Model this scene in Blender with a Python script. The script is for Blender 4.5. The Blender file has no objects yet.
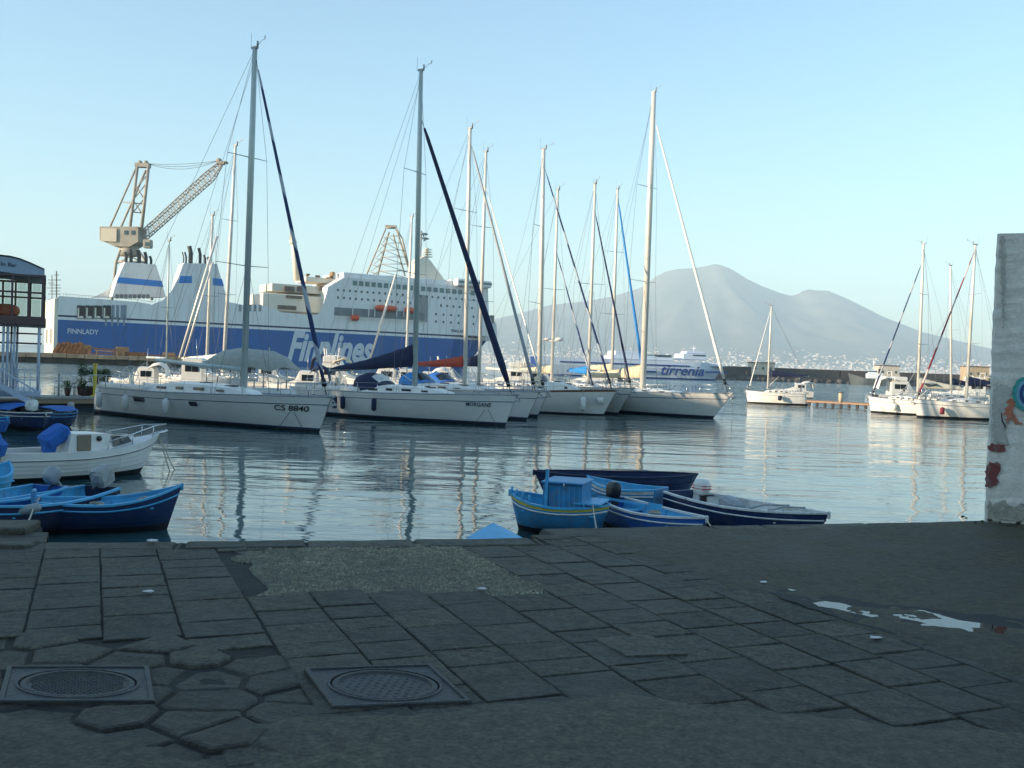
import bpy, bmesh, math, random
from mathutils import Vector, Matrix, noise
S = bpy.context.scene
C = S.collection
R = math.radians
rnd = random.Random(7)

# ------------------------------------------------------------------ camera
EYE = Vector((0, 0, 3.5)); F = 1000.0; ROLL = R(2.0); PITCH = R(-1.088)
_f = Vector((0, math.cos(PITCH), math.sin(PITCH)))
_r0 = Vector((1, 0, 0)); _u0 = _r0.cross(_f)
_r = _r0 * math.cos(ROLL) + _u0 * math.sin(ROLL)
_u = _u0 * math.cos(ROLL) - _r0 * math.sin(ROLL)
cam = bpy.data.cameras.new('camera'); camo = bpy.data.objects.new('camera', cam); C.objects.link(camo)
camo.matrix_world = Matrix(((_r.x, _u.x, -_f.x, EYE.x), (_r.y, _u.y, -_f.y, EYE.y), (_r.z, _u.z, -_f.z, EYE.z), (0, 0, 0, 1)))
cam.sensor_width = 36; cam.lens = 36 * F / 1024; cam.clip_start = .1; cam.clip_end = 80000
S.camera = camo
# ------------------------------------------------------------------ light
SUN_AZ = Vector((-.93, -.37, 0)).normalized()      # towards the sun, on the ground
SUN_EL = R(11)
W = bpy.data.worlds.new('World'); S.world = W; W.use_nodes = True
nt = W.node_tree; bg = nt.nodes['Background']
sky = nt.nodes.new('ShaderNodeTexSky'); sky.sky_type = 'NISHITA'; sky.sun_disc = False
sky.sun_elevation = SUN_EL; sky.sun_rotation = math.atan2(SUN_AZ.x, SUN_AZ.y)
sky.altitude = 0; sky.air_density = 1.25; sky.dust_density = .5; sky.ozone_density = 2.6
tint = nt.nodes.new('ShaderNodeMix'); tint.data_type = 'RGBA'; tint.blend_type = 'MULTIPLY'; tint.inputs[0].default_value = 1; tint.inputs[7].default_value = (.69, .815, .88, 1)
nt.links.new(sky.outputs[0], tint.inputs[6]); nt.links.new(tint.outputs[2], bg.inputs[0]); bg.inputs[1].default_value = .125
sl = bpy.data.lights.new('sun', 'SUN'); sun = bpy.data.objects.new('sun', sl); C.objects.link(sun)
sl.energy = 4.6; sl.angle = R(.55); sl.color = (1, .81, .58)
sd = Vector((SUN_AZ.x * math.cos(SUN_EL), SUN_AZ.y * math.cos(SUN_EL), math.sin(SUN_EL)))
sun.rotation_euler = sd.to_track_quat('Z', 'Y').to_euler(); sun.location = (-60, -40, 60)
S.view_settings.view_transform = 'Standard'; S.view_settings.look = 'None'
S.view_settings.exposure = 1.58; S.view_settings.gamma = 1; S.view_settings.use_curve_mapping = False
S.cycles.volume_bounces = 1; S.cycles.max_bounces = 8; S.cycles.volume_max_steps = 64
S.cycles.use_denoising = True
HAZE = 9.5e-5

# ------------------------------------------------------------------ measuring
def ray(px, py): return _f * F + _r * (px - 512) + _u * (384 - py)
def at(px, py, z=0.0):                       # point of the photograph on the level z
    d = ray(px, py); return EYE + d * ((z - EYE.z) / d.z)
def atd(px, py, Y):                          # ... on the upright plane at distance Y
    d = ray(px, py); return EYE + d * (Y / d.y)
def pix(p):
    v = Vector(p) - EYE; k = F / v.dot(_f); return 512 + v.dot(_r) * k, 384 - v.dot(_u) * k

# ------------------------------------------------------------------ objects
def tag(o, label=None, cat=None, group=None, kind=None):
    if label: o['label'] = label
    if cat: o['category'] = cat
    if group: o['group'] = group
    if kind: o['kind'] = kind
    return o
def empty(name, loc=(0, 0, 0), rz=0, label=None, cat=None, group=None):
    o = bpy.data.objects.new(name, None); C.objects.link(o)
    o.location = loc; o.rotation_euler = (0, 0, rz); o.empty_display_size = .3
    return tag(o, label, cat, group)
KIDS = {}
def link(o, parent=None):
    C.objects.link(o)
    if parent: o.parent = parent; KIDS.setdefault(parent.name, []).append(o)
    return o
def dup(root, loc, rz, label=None, scale=None):
    def cp(o, par):
        c = o.copy(); C.objects.link(c)
        if par: c.parent = par
        for k in KIDS.get(o.name, []): cp(k, c)
        return c
    r = cp(root, None); r.location = loc; r.rotation_euler = (0, 0, rz)
    if scale: r.scale = scale
    if label: r['label'] = label
    return r

class MB:
    def __init__(s): s.v = []; s.f = []; s.m = []; s.sm = []
    def add(s, vs, fs, mi=0, smooth=False):
        o = len(s.v); s.v += [tuple(p) for p in vs]
        for k, f in enumerate(fs):
            s.f.append([o + i for i in f]); s.m.append(mi[k] if isinstance(mi, list) else mi); s.sm.append(smooth)
        return s
    def box(s, c, d, rz=0, mi=0, M=None, b=0.0, taper=1.0):
        x, y, z = d[0] / 2, d[1] / 2, d[2] / 2
        if b <= 0:
            vs = [(-x, -y, -z), (x, -y, -z), (x, y, -z), (-x, y, -z), (-x * taper, -y * taper, z), (x * taper, -y * taper, z), (x * taper, y * taper, z), (-x * taper, y * taper, z)]
            fs = [(0, 3, 2, 1), (4, 5, 6, 7), (0, 1, 5, 4), (1, 2, 6, 5), (2, 3, 7, 6), (3, 0, 4, 7)]
        else:
            b = min(b, x * .9, y * .9, z * .9); vs = []
            for zz, k in ((-z, 1), (-z + b, 0), (z - b, 0), (z, 1)):
                kx, ky = (x - b * k), (y - b * k)
                t = taper if zz > 0 else 1
                kx *= t; ky *= t
                vs += [(-kx + b * .6, -ky, zz), (kx - b * .6, -ky, zz), (kx, -ky + b * .6, zz), (kx, ky - b * .6, zz), (kx - b * .6, ky, zz), (-kx + b * .6, ky, zz), (-kx, ky - b * .6, zz), (-kx, -ky + b * .6, zz)]
            fs = [tuple(range(7, -1, -1)), tuple(range(24, 32))]
            for r in range(3):
                for i in range(8):
                    j = (i + 1) % 8; fs.append((r * 8 + i, r * 8 + j, r * 8 + 8 + j, r * 8 + 8 + i))
        T = Matrix.Translation(c) @ Matrix.Rotation(rz, 4, 'Z')
        if M: T = Matrix.Translation(c) @ M
        return s.add([T @ Vector(p) for p in vs], fs, mi)
    def tube(s, pts, r, n=6, mi=0, smooth=True, cap=True, ry=1.0):
        pts = [Vector(p) for p in pts]; rs = r if isinstance(r, (list, tuple)) else [r] * len(pts)
        vs = []; up = None
        for i, p in enumerate(pts):
            d = (pts[min(i + 1, len(pts) - 1)] - pts[max(i - 1, 0)])
            d = d.normalized() if d.length > 1e-9 else Vector((0, 0, 1))
            if up is None: up = Vector((0, 0, 1)) if abs(d.z) < .9 else Vector((0, 1, 0))
            a = d.cross(up)
            if a.length < 1e-6: a = d.cross(Vector((1, .1, .2)))
            a.normalize(); b = a.cross(d).normalized(); up = b
            for k in range(n):
                t = 2 * math.pi * k / n
                vs.append(p + a * math.cos(t) * rs[i] + b * math.sin(t) * rs[i] * ry)
        fs = []
        for i in range(len(pts) - 1):
            for k in range(n):
                j = (k + 1) % n; fs.append((i * n + k, i * n + j, (i + 1) * n + j, (i + 1) * n + k))
        if cap: fs += [tuple(range(n - 1, -1, -1)), tuple(range((len(pts) - 1) * n, len(pts) * n))]
        return s.add(vs, fs, mi, smooth)
    def bar(s, a, b, w, h=None, mi=0):
        a = Vector(a); b = Vector(b); d = b - a; h = h or w
        if d.length < 1e-6: return s
        return s.box((a + b) / 2, (w, h, d.length), mi=mi, M=d.to_track_quat('Z', 'Y').to_matrix().to_4x4())
    def loft(s, secs, closed=False, mi=0, smooth=True, cap0=False, cap1=False):
        n = len(secs[0]); vs = [p for q in secs for p in q]; fs = []; ms = []
        for i in range(len(secs) - 1):
            for k in range(n if closed else n - 1):
                j = (k + 1) % n; fs.append((i * n + k, i * n + j, (i + 1) * n + j, (i + 1) * n + k))
                ms.append(mi[k] if isinstance(mi, list) else mi)
        e = mi[0] if isinstance(mi, list) else mi
        if cap0: fs.append(tuple(range(n - 1, -1, -1))); ms.append(e)
        if cap1: fs.append(tuple(range((len(secs) - 1) * n, len(secs) * n))); ms.append(e)
        return s.add(vs, fs, ms, smooth)
    def prism(s, pl, vec, mi=0, mi_side=None):
        n = len(pl); vec = Vector(vec); a = [Vector(p) for p in pl]; b = [p + vec for p in a]
        fs = [tuple(range(n)), tuple(range(2 * n - 1, n - 1, -1))]; ms = [mi, mi]
        for i in range(n):
            j = (i + 1) % n; fs.append((j, i, n + i, n + j)); ms.append(mi if mi_side is None else mi_side)
        return s.add(a + b, fs, ms)
    def blob(s, c, d, n=10, m=7, mi=0, jit=0, rr=None, M=None, pw=1.0):
        vs = []; T = Matrix.Translation(c) @ (M or Matrix.Identity(4))
        for i in range(m + 1):
            a = math.pi * i / m
            for k in range(n):
                t = 2 * math.pi * k / n
                cx, cy, cz = math.sin(a) * math.cos(t), math.sin(a) * math.sin(t), -math.cos(a)
                if pw != 1: cx, cy, cz = [math.copysign(abs(q) ** pw, q) for q in (cx, cy, cz)]
                j = 1 + (rr.uniform(-jit, jit) if rr else 0)
                vs.append(T @ Vector((cx * d[0] / 2 * j, cy * d[1] / 2 * j, cz * d[2] / 2 * j)))
        fs = []
        for i in range(m):
            for k in range(n):
                j = (k + 1) % n; fs.append((i * n + k, i * n + j, (i + 1) * n + j, (i + 1) * n + k))
        return s.add(vs, fs, mi, True)
    def build(s, name, mat, parent=None, loc=None, fix=True):
        me = bpy.data.meshes.new(name); me.from_pydata(s.v, [], s.f)
        for mm in (mat if isinstance(mat, (list, tuple)) else [mat]): me.materials.append(mm)
        me.polygons.foreach_set('material_index', s.m); me.polygons.foreach_set('use_smooth', s.sm)
        if fix:
            bm = bmesh.new(); bm.from_mesh(me)
            bmesh.ops.remove_doubles(bm, verts=bm.verts, dist=1e-5)
            bmesh.ops.recalc_face_normals(bm, faces=bm.faces); bm.to_mesh(me); bm.free()
        me.update()
        o = bpy.data.objects.new(name, me); link(o, parent)
        if loc is not None: o.location = loc
        return o

# ------------------------------------------------------------------ materials
def mat(name, col, rough=.5, metal=0.0, var=.12, scale=6.0, bump=.0, bscale=30.0, dirt=None, dirt_amt=.5, dirt_scale=1.5, coat=0, stretch=None, planks=0):
    m = bpy.data.materials.new(name); m.use_nodes = True; t = m.node_tree; N = t.nodes; L = t.links
    p = N['Principled BSDF']; p.inputs['Roughness'].default_value = rough; p.inputs['Metallic'].default_value = metal
    if coat: p.inputs['Coat Weight'].default_value = coat
    tc = N.new('ShaderNodeTexCoord'); co = tc.outputs['Object']
    if stretch:
        mp = N.new('ShaderNodeMapping'); mp.inputs['Scale'].default_value = stretch; L.new(co, mp.inputs[0]); co = mp.outputs[0]
    nz = N.new('ShaderNodeTexNoise'); nz.inputs['Scale'].default_value = scale; nz.inputs['Detail'].default_value = 6; nz.inputs['Roughness'].default_value = .65
    L.new(co, nz.inputs['Vector'])
    mr = N.new('ShaderNodeMapRange'); mr.inputs[1].default_value = .25; mr.inputs[2].default_value = .75
    mr.inputs[3].default_value = 1 - var; mr.inputs[4].default_value = 1 + var; L.new(nz.outputs[0], mr.inputs[0])
    mx = N.new('ShaderNodeMix'); mx.data_type = 'RGBA'; mx.blend_type = 'MULTIPLY'; mx.inputs[0].default_value = 1
    mx.inputs[6].default_value = (*col, 1); L.new(mr.outputs[0], mx.inputs[7]); out = mx.outputs[2]
    if dirt:
        n2 = N.new('ShaderNodeTexNoise'); n2.inputs['Scale'].default_value = dirt_scale; n2.inputs['Detail'].default_value = 8; n2.inputs['Roughness'].default_value = .7
        L.new(co, n2.inputs['Vector'])
        r2 = N.new('ShaderNodeMapRange'); r2.inputs[1].default_value = .48; r2.inputs[2].default_value = .68
        r2.inputs[3].default_value = 0; r2.inputs[4].default_value = dirt_amt; L.new(n2.outputs[0], r2.inputs[0])
        m2 = N.new('ShaderNodeMix'); m2.data_type = 'RGBA'; L.new(r2.outputs[0], m2.inputs[0]); L.new(out, m2.inputs[6])
        m2.inputs[7].default_value = (*dirt, 1); out = m2.outputs[2]
    L.new(out, p.inputs['Base Color'])
    if planks:
        w = N.new('ShaderNodeTexWave'); w.bands_direction = 'Z'; w.wave_profile = 'SAW'; w.inputs['Scale'].default_value = .314 / planks; w.inputs['Distortion'].default_value = .25; L.new(tc.outputs['Object'], w.inputs['Vector'])
        b0 = N.new('ShaderNodeBump'); b0.inputs['Strength'].default_value = .8; b0.inputs['Distance'].default_value = .012; L.new(w.outputs[0], b0.inputs['Height']); L.new(b0.outputs[0], p.inputs['Normal'])
    if bump:
        n3 = N.new('ShaderNodeTexNoise'); n3.inputs['Scale'].default_value = bscale; n3.inputs['Detail'].default_value = 5; L.new(co, n3.inputs['Vector'])
        b = N.new('ShaderNodeBump'); b.inputs['Strength'].default_value = bump; b.inputs['Distance'].default_value = .02
        L.new(n3.outputs[0], b.inputs['Height']); L.new(b.outputs[0], p.inputs['Normal'])
        if planks: L.new(b0.outputs[0], b.inputs['Normal'])
    return m
M = {}
def mm(k, *a, **kw): M[k] = mat(k, *a, **kw); return M[k]
mm('gel_white', (.70, .68, .63), .28, var=.05, scale=1.2, dirt=(.50, .50, .46), dirt_amt=.25, dirt_scale=1.1, stretch=(1, 1, 3))
mm('deck_white', (.68, .66, .62), .5, var=.07, dirt=(.4, .38, .33), dirt_amt=.3)
mm('cream', (.84, .82, .76), .4, var=.06, dirt=(.45, .38, .3), dirt_amt=.3)
mm('navy_paint', (.014, .032, .10), .35, var=.2, dirt=(.06, .07, .08), dirt_amt=.5, dirt_scale=3, planks=.12)
mm('blue_paint', (.02, .11, .40), .4, var=.2, scale=3, dirt=(.06, .12, .20), dirt_amt=.7, dirt_scale=3.4, bump=.15, planks=.12)
mm('light_blue', (.06, .38, .64), .5, var=.18, scale=4, dirt=(.18, .30, .38), dirt_amt=.5, dirt_scale=5, bump=.15)
mm('mid_blue', (.045, .25, .47), .5, var=.18, scale=4, dirt=(.16, .22, .26), dirt_amt=.65, dirt_scale=5, bump=.15, planks=.12)
mm('yellow_paint', (.62, .50, .05), .5, var=.15, dirt=(.3, .28, .15), dirt_amt=.6, dirt_scale=6)
mm('dull_white', (.66, .66, .62), .5, var=.12, dirt=(.2, .2, .18), dirt_amt=.5, dirt_scale=4)
mm('black', (.012, .012, .014), .4)
mm('rubber', (.02, .02, .022), .7)
mm('glass_dark', (.015, .02, .025), .08, var=.02)
mm('alu', (.74, .70, .62), .42, .15, var=.06, scale=2)
mm('alu_grey', (.46, .51, .48), .45, .25, var=.08, scale=2)
mm('steel', (.55, .55, .54), .25, .9, var=.03)
mm('wire', (.16, .17, .18), .5, .3)
mm('wood', (.16, .07, .03), .45, var=.25, scale=9, stretch=(1, 6, 6))
mm('teak', (.30, .21, .13), .65, var=.2, scale=9, stretch=(1, 8, 8))
mm('canvas_navy', (.010, .018, .055), .85, var=.2, bump=.5, bscale=6)
mm('canvas_blue', (.015, .12, .42), .75, var=.2, bump=.6, bscale=8)
mm('canvas_brightblue', (.02, .20, .50), .8, var=.2, bump=.6, bscale=6)
mm('canvas_red', (.42, .06, .03), .8, var=.15, bump=.5, bscale=6)
mm('canvas_grey', (.33, .34, .30), .85, var=.15, scale=3, bump=.6, bscale=5)
mm('canvas_tan', (.62, .52, .36), .85, var=.12, bump=.6, bscale=6)
mm('canvas_white', (.74, .71, .64), .8, var=.08, bump=.4, bscale=6)
mm('antifoul', (.012, .014, .018), .7, var=.3)
mm('rope', (.42, .38, .30), .9, var=.2)
mm('burgundy', (.20, .02, .04), .7)
mm('orange', (.72, .10, .03), .5)
mm('red', (.50, .03, .02), .5)
mm('plastic_grey', (.28, .30, .31), .5)
mm('cowl_grey', (.30, .31, .29), .5, var=.2, bump=.6, bscale=14)
def stripe_sock(name, a, b, n):
    m = bpy.data.materials.new(name); m.use_nodes = True; t = m.node_tree; N = t.nodes; L = t.links
    w = N.new('ShaderNodeTexWave'); w.wave_type = 'BANDS'; w.bands_direction = 'DIAGONAL'; w.inputs['Scale'].default_value = n; w.inputs['Distortion'].default_value = 1.5
    tc = N.new('ShaderNodeTexCoord'); L.new(tc.outputs['Object'], w.inputs['Vector'])
    r = N.new('ShaderNodeValToRGB'); r.color_ramp.interpolation = 'CONSTANT'; r.color_ramp.elements[0].color = (*a, 1)
    r.color_ramp.elements[1].color = (*b, 1); r.color_ramp.elements[1].position = .72
    L.new(w.outputs[0], r.inputs[0]); L.new(r.outputs[0], N['Principled BSDF'].inputs['Base Color']); N['Principled BSDF'].inputs['Roughness'].default_value = .8
    M[name] = m
stripe_sock('sock_navy', (.012, .03, .10), (.35, .38, .42), .35)
stripe_sock('sock_burg', (.25, .03, .05), (.55, .45, .42), .3)

def text_obj(name, body, m, parent, box, to3d, shear=0.0, bold=0.0, wob=None):
    """lettering as mesh; box = (u0, v0, u1, v1), to3d(u, v) -> point"""
    cu = bpy.data.curves.new(name, 'FONT'); cu.body = body; cu.shear = shear; cu.offset = bold; cu.resolution_u = 4
    to = bpy.data.objects.new('tmp', cu); C.objects.link(to); bpy.context.view_layer.update()
    me = bpy.data.meshes.new_from_object(to.evaluated_get(bpy.context.evaluated_depsgraph_get()))
    bpy.data.objects.remove(to); xs = [v.co.x for v in me.vertices]; ys = [v.co.y for v in me.vertices]
    x0, x1, y0, y1 = min(xs), max(xs), min(ys), max(ys)
    for v in me.vertices:
        a = (v.co.x - x0) / (x1 - x0); b = (v.co.y - y0) / (y1 - y0)
        v.co = to3d(box[0] + (box[2] - box[0]) * a, box[1] + (box[3] - box[1]) * b)
    me.name = name; me.materials.clear(); me.materials.append(m); me.update()
    o = bpy.data.objects.new(name, me); return link(o, parent)
# ================================================================== setting
# ---- water
def water_mat():
    m = bpy.data.materials.new('sea_water'); m.use_nodes = True; t = m.node_tree; N = t.nodes; L = t.links; p = N['Principled BSDF']
    p.inputs['Base Color'].default_value = (.03, .078, .085, 1); p.inputs['Roughness'].default_value = .03; p.inputs['IOR'].default_value = 1.45
    tc = N.new('ShaderNodeTexCoord')
    def nz(sc, stx, det, rot=0):
        mp = N.new('ShaderNodeMapping'); mp.inputs['Scale'].default_value = (stx, 1, 1); mp.inputs['Rotation'].default_value = (0, 0, rot)
        L.new(tc.outputs['Object'], mp.inputs[0]); n = N.new('ShaderNodeTexNoise'); n.inputs['Scale'].default_value = sc
        n.inputs['Detail'].default_value = det; n.inputs['Roughness'].default_value = .55; L.new(mp.outputs[0], n.inputs['Vector']); return n
    a = nz(1.1, .30, 3, R(6)); b = nz(3.2, .55, 2, R(-12)); c = nz(.25, .6, 2)
    def mul(x, k):
        q = N.new('ShaderNodeMath'); q.operation = 'MULTIPLY'; L.new(x, q.inputs[0])
        if isinstance(k, float): q.inputs[1].default_value = k
        else: L.new(k, q.inputs[1])
        return q.outputs[0]
    def add(x, y):
        q = N.new('ShaderNodeMath'); q.operation = 'ADD'; L.new(x, q.inputs[0]); L.new(y, q.inputs[1]); return q.outputs[0]
    gust = nz(.035, .35, 3); gr = N.new('ShaderNodeMapRange'); gr.inputs[1].default_value = .4; gr.inputs[2].default_value = .62
    gr.inputs[3].default_value = .55; gr.inputs[4].default_value = 1.25; L.new(gust.outputs[0], gr.inputs[0])
    h = add(add(mul(a.outputs[0], .040), mul(b.outputs[0], .0045)), mul(c.outputs[0], .10)); h = mul(h, gr.outputs[0])
    sx = N.new('ShaderNodeSeparateXYZ'); L.new(tc.outputs['Object'], sx.inputs[0]); far = N.new('ShaderNodeMapRange'); far.interpolation_type = 'SMOOTHSTEP'; far.inputs[1].default_value = 55; far.inputs[2].default_value = 150; far.inputs[3].default_value = 1; far.inputs[4].default_value = 9
    L.new(sx.outputs[1], far.inputs[0]); h = mul(h, far.outputs[0])
    bp = N.new('ShaderNodeBump'); bp.inputs['Strength'].default_value = 1.0; bp.inputs['Distance'].default_value = 1.0
    L.new(h, bp.inputs['Height']); L.new(bp.outputs[0], p.inputs['Normal'])
    return m
b = MB(); b.add([(-15000, 4.0, 0), (15000, 4.0, 0), (15000, 15500, 0), (-15000, 15500, 0)], [(0, 1, 2, 3)])
tag(b.build('sea_water', water_mat()), 'rippled grey blue harbour water', kind='structure')
b = MB(); b.add([(-15000, -2500, -6), (15000, -2500, -6), (15000, 15500, -6), (-15000, 15500, -6)], [(0, 1, 2, 3)])
tag(b.build('seabed', mat('seabed_mud', (.05, .05, .04), .9)), 'dark seabed under the harbour', kind='structure')

# ---- haze
hz = bpy.data.materials.new('haze'); hz.use_nodes = True; t = hz.node_tree
t.nodes.remove(t.nodes['Principled BSDF']); pv = t.nodes.new('ShaderNodeVolumePrincipled')
pv.inputs['Color'].default_value = (.66, .84, .96, 1); pv.inputs['Density'].default_value = HAZE; pv.inputs['Anisotropy'].default_value = .0
t.links.new(pv.outputs[0], t.nodes['Material Output'].inputs['Volume'])
b = MB(); b.box((0, 7000, 700), (34000, 20000, 1420))
tag(b.build('haze', hz), 'pale evening haze over the bay', kind='stuff')

# ---- volcano with its shoulder
def lerp(tab, x):
    if x <= tab[0][0]: return tab[0][1]
    for (a, ya), (c, yc) in zip(tab, tab[1:]):
        if x <= c: return ya + (yc - ya) * (x - a) / (c - a)
    return tab[-1][1]
VY = 12500.0
def vxz(px, py): p = atd(px, py, VY); return p.x, p.z
pk = vxz(714, 263.5)
LEFT = [vxz(a, c) for a, c in ((714, 263.5), (708, 265.5), (693, 268), (680, 268.5), (666, 271), (656, 276), (648, 283), (640, 288), (613, 296), (586, 301), (549, 305), (520, 313), (490, 320), (440, 334), (380, 345))]
RIGHT = [vxz(a, c) for a, c in ((714, 263.5), (720, 264.5), (730, 268), (746, 278), (760, 285), (778, 292), (790, 295.5), (797, 294.5), (803, 290.5), (809, 289), (818, 290.5), (826, 290), (834, 293), (847, 298.5), (862, 306), (884, 317), (921, 331.5), (959, 341), (988, 348), (1060, 362), (1200, 378))]
LT = [(pk[0] - x, z) for x, z in LEFT] + [(9000, 30)]; RT = [(x - pk[0], z) for x, z in RIGHT] + [(9000, 20)]
LT[-1] = (LT[-2][0] + 5000, 60); RT[-1] = (max(RT[-2][0] + 3000, 7000), 20)
b = MB(); vs = []; NX, NY = 300, 100
for j in range(NY):
    for i in range(NX):
        x = pk[0] - 7500 + i * 15000 / (NX - 1); y = 8300 + j * 6800 / (NY - 1)
        dx, dy = x - pk[0], y - VY; r = math.hypot(dx, dy)
        z = lerp(LT, -dx) if dx < 0 else lerp(RT, dx); z = max(2, z * max(0, 1 - abs(dy) / 3900) ** 1.45)
        ang = math.atan2(dy, dx)
        g = noise.fractal(Vector((math.cos(ang) * 6, math.sin(ang) * 6, r * .0006)), .8, 2.2, 4)
        q = noise.fractal(Vector((x * .0011, y * .0011, 3)), .8, 2.1, 4)
        z += (g * 50 + q * 28) * min(1, r / 1200) * min(1, z / 420) * (.07 + .93 * min(1, abs(dy) / 900))
        fade = max(0, min(1, (y - 8300) / 1200)); vs.append((x, y, max(.3, z * (.12 + .88 * fade) if fade < 1 else z)))
fs = [(j * NX + i, j * NX + i + 1, (j + 1) * NX + i + 1, (j + 1) * NX + i) for j in range(NY - 1) for i in range(NX - 1)]
b.add(vs, fs, 0, True)
vm = mat('mountain_ground', (.12, .11, .08), .95, var=.4, scale=.003, dirt=(.05, .075, .035), dirt_amt=.9, dirt_scale=.0016)
tag(b.build('mountain', vm, fix=False), 'hazy blue volcano with a second lower shoulder', kind='structure')
def vheight(x, y):
    i = (x - pk[0] + 7500) / 15000 * (NX - 1); j = (y - 8300) / 6800 * (NY - 1)
    i = max(0, min(NX - 1, int(i))); j = max(0, min(NY - 1, int(j))); return vs[j * NX + i][2]
# far town on the foot of the mountain
b = MB()
for k in range(22000):
    y = 8320 + abs(rnd.gauss(0, 1)) * 900
    if y > 11000: continue
    px = rnd.uniform(470, 1040); x = (px - 512) / 1000 * y
    w = rnd.uniform(9, 26); h = rnd.uniform(5, 12); 
    zt_ = vheight(x, y)
    if zt_ > 75 + 190 * rnd.random() ** 2.4: continue
    h *= 1.5; b.box((x, y, zt_ + h / 2 - 2), (w, rnd.uniform(14, 40), h), rnd.uniform(-.4, .4), mi=rnd.choice([0, 0, 0, 1, 1, 2, 3]))
tag(b.build('far_town', [mat('town_cream', (.68, .58, .46), .9), mat('town_pink', (.62, .40, .32), .9), mat('town_white', (.78, .74, .68), .9), mat('town_grey', (.28, .27, .26), .9)], fix=False),
    'pale town scattered along the foot of the volcano', kind='stuff')

# ---- quay ground
QZ = 1.8
def quay_line():                    # the edge of the quay, left to right (plan)
    e = [at(x, y, QZ) for x, y in ((-60, 527), (42, 525.5), (43, 541), (100, 541.5), (185, 541.5), (300, 540.5), (420, 539.5), (536, 538.5))]
    e += [at(x, y, QZ) for x, y in ((541, 529), (570, 527.5), (760, 525.5), (985, 521))]
    return e
EDGE = [Vector((p.x, p.y, QZ)) for p in quay_line()]
far_r = EDGE[-1] + (EDGE[-1] - EDGE[-2]).normalized() * 30
POLY = [Vector((-66, 5.5, QZ)), Vector((-20, 6.8, QZ))] + EDGE + [far_r, Vector((far_r.x, -60, QZ)), Vector((-66, -60, QZ))]
def inside(x, y, poly):
    c = False; n = len(poly)
    for i in range(n):
        a, d = poly[i], poly[(i + 1) % n]
        if (a.y > y) != (d.y > y) and x < (d.x - a.x) * (y - a.y) / (d.y - a.y) + a.x: c = not c
    return c
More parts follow.
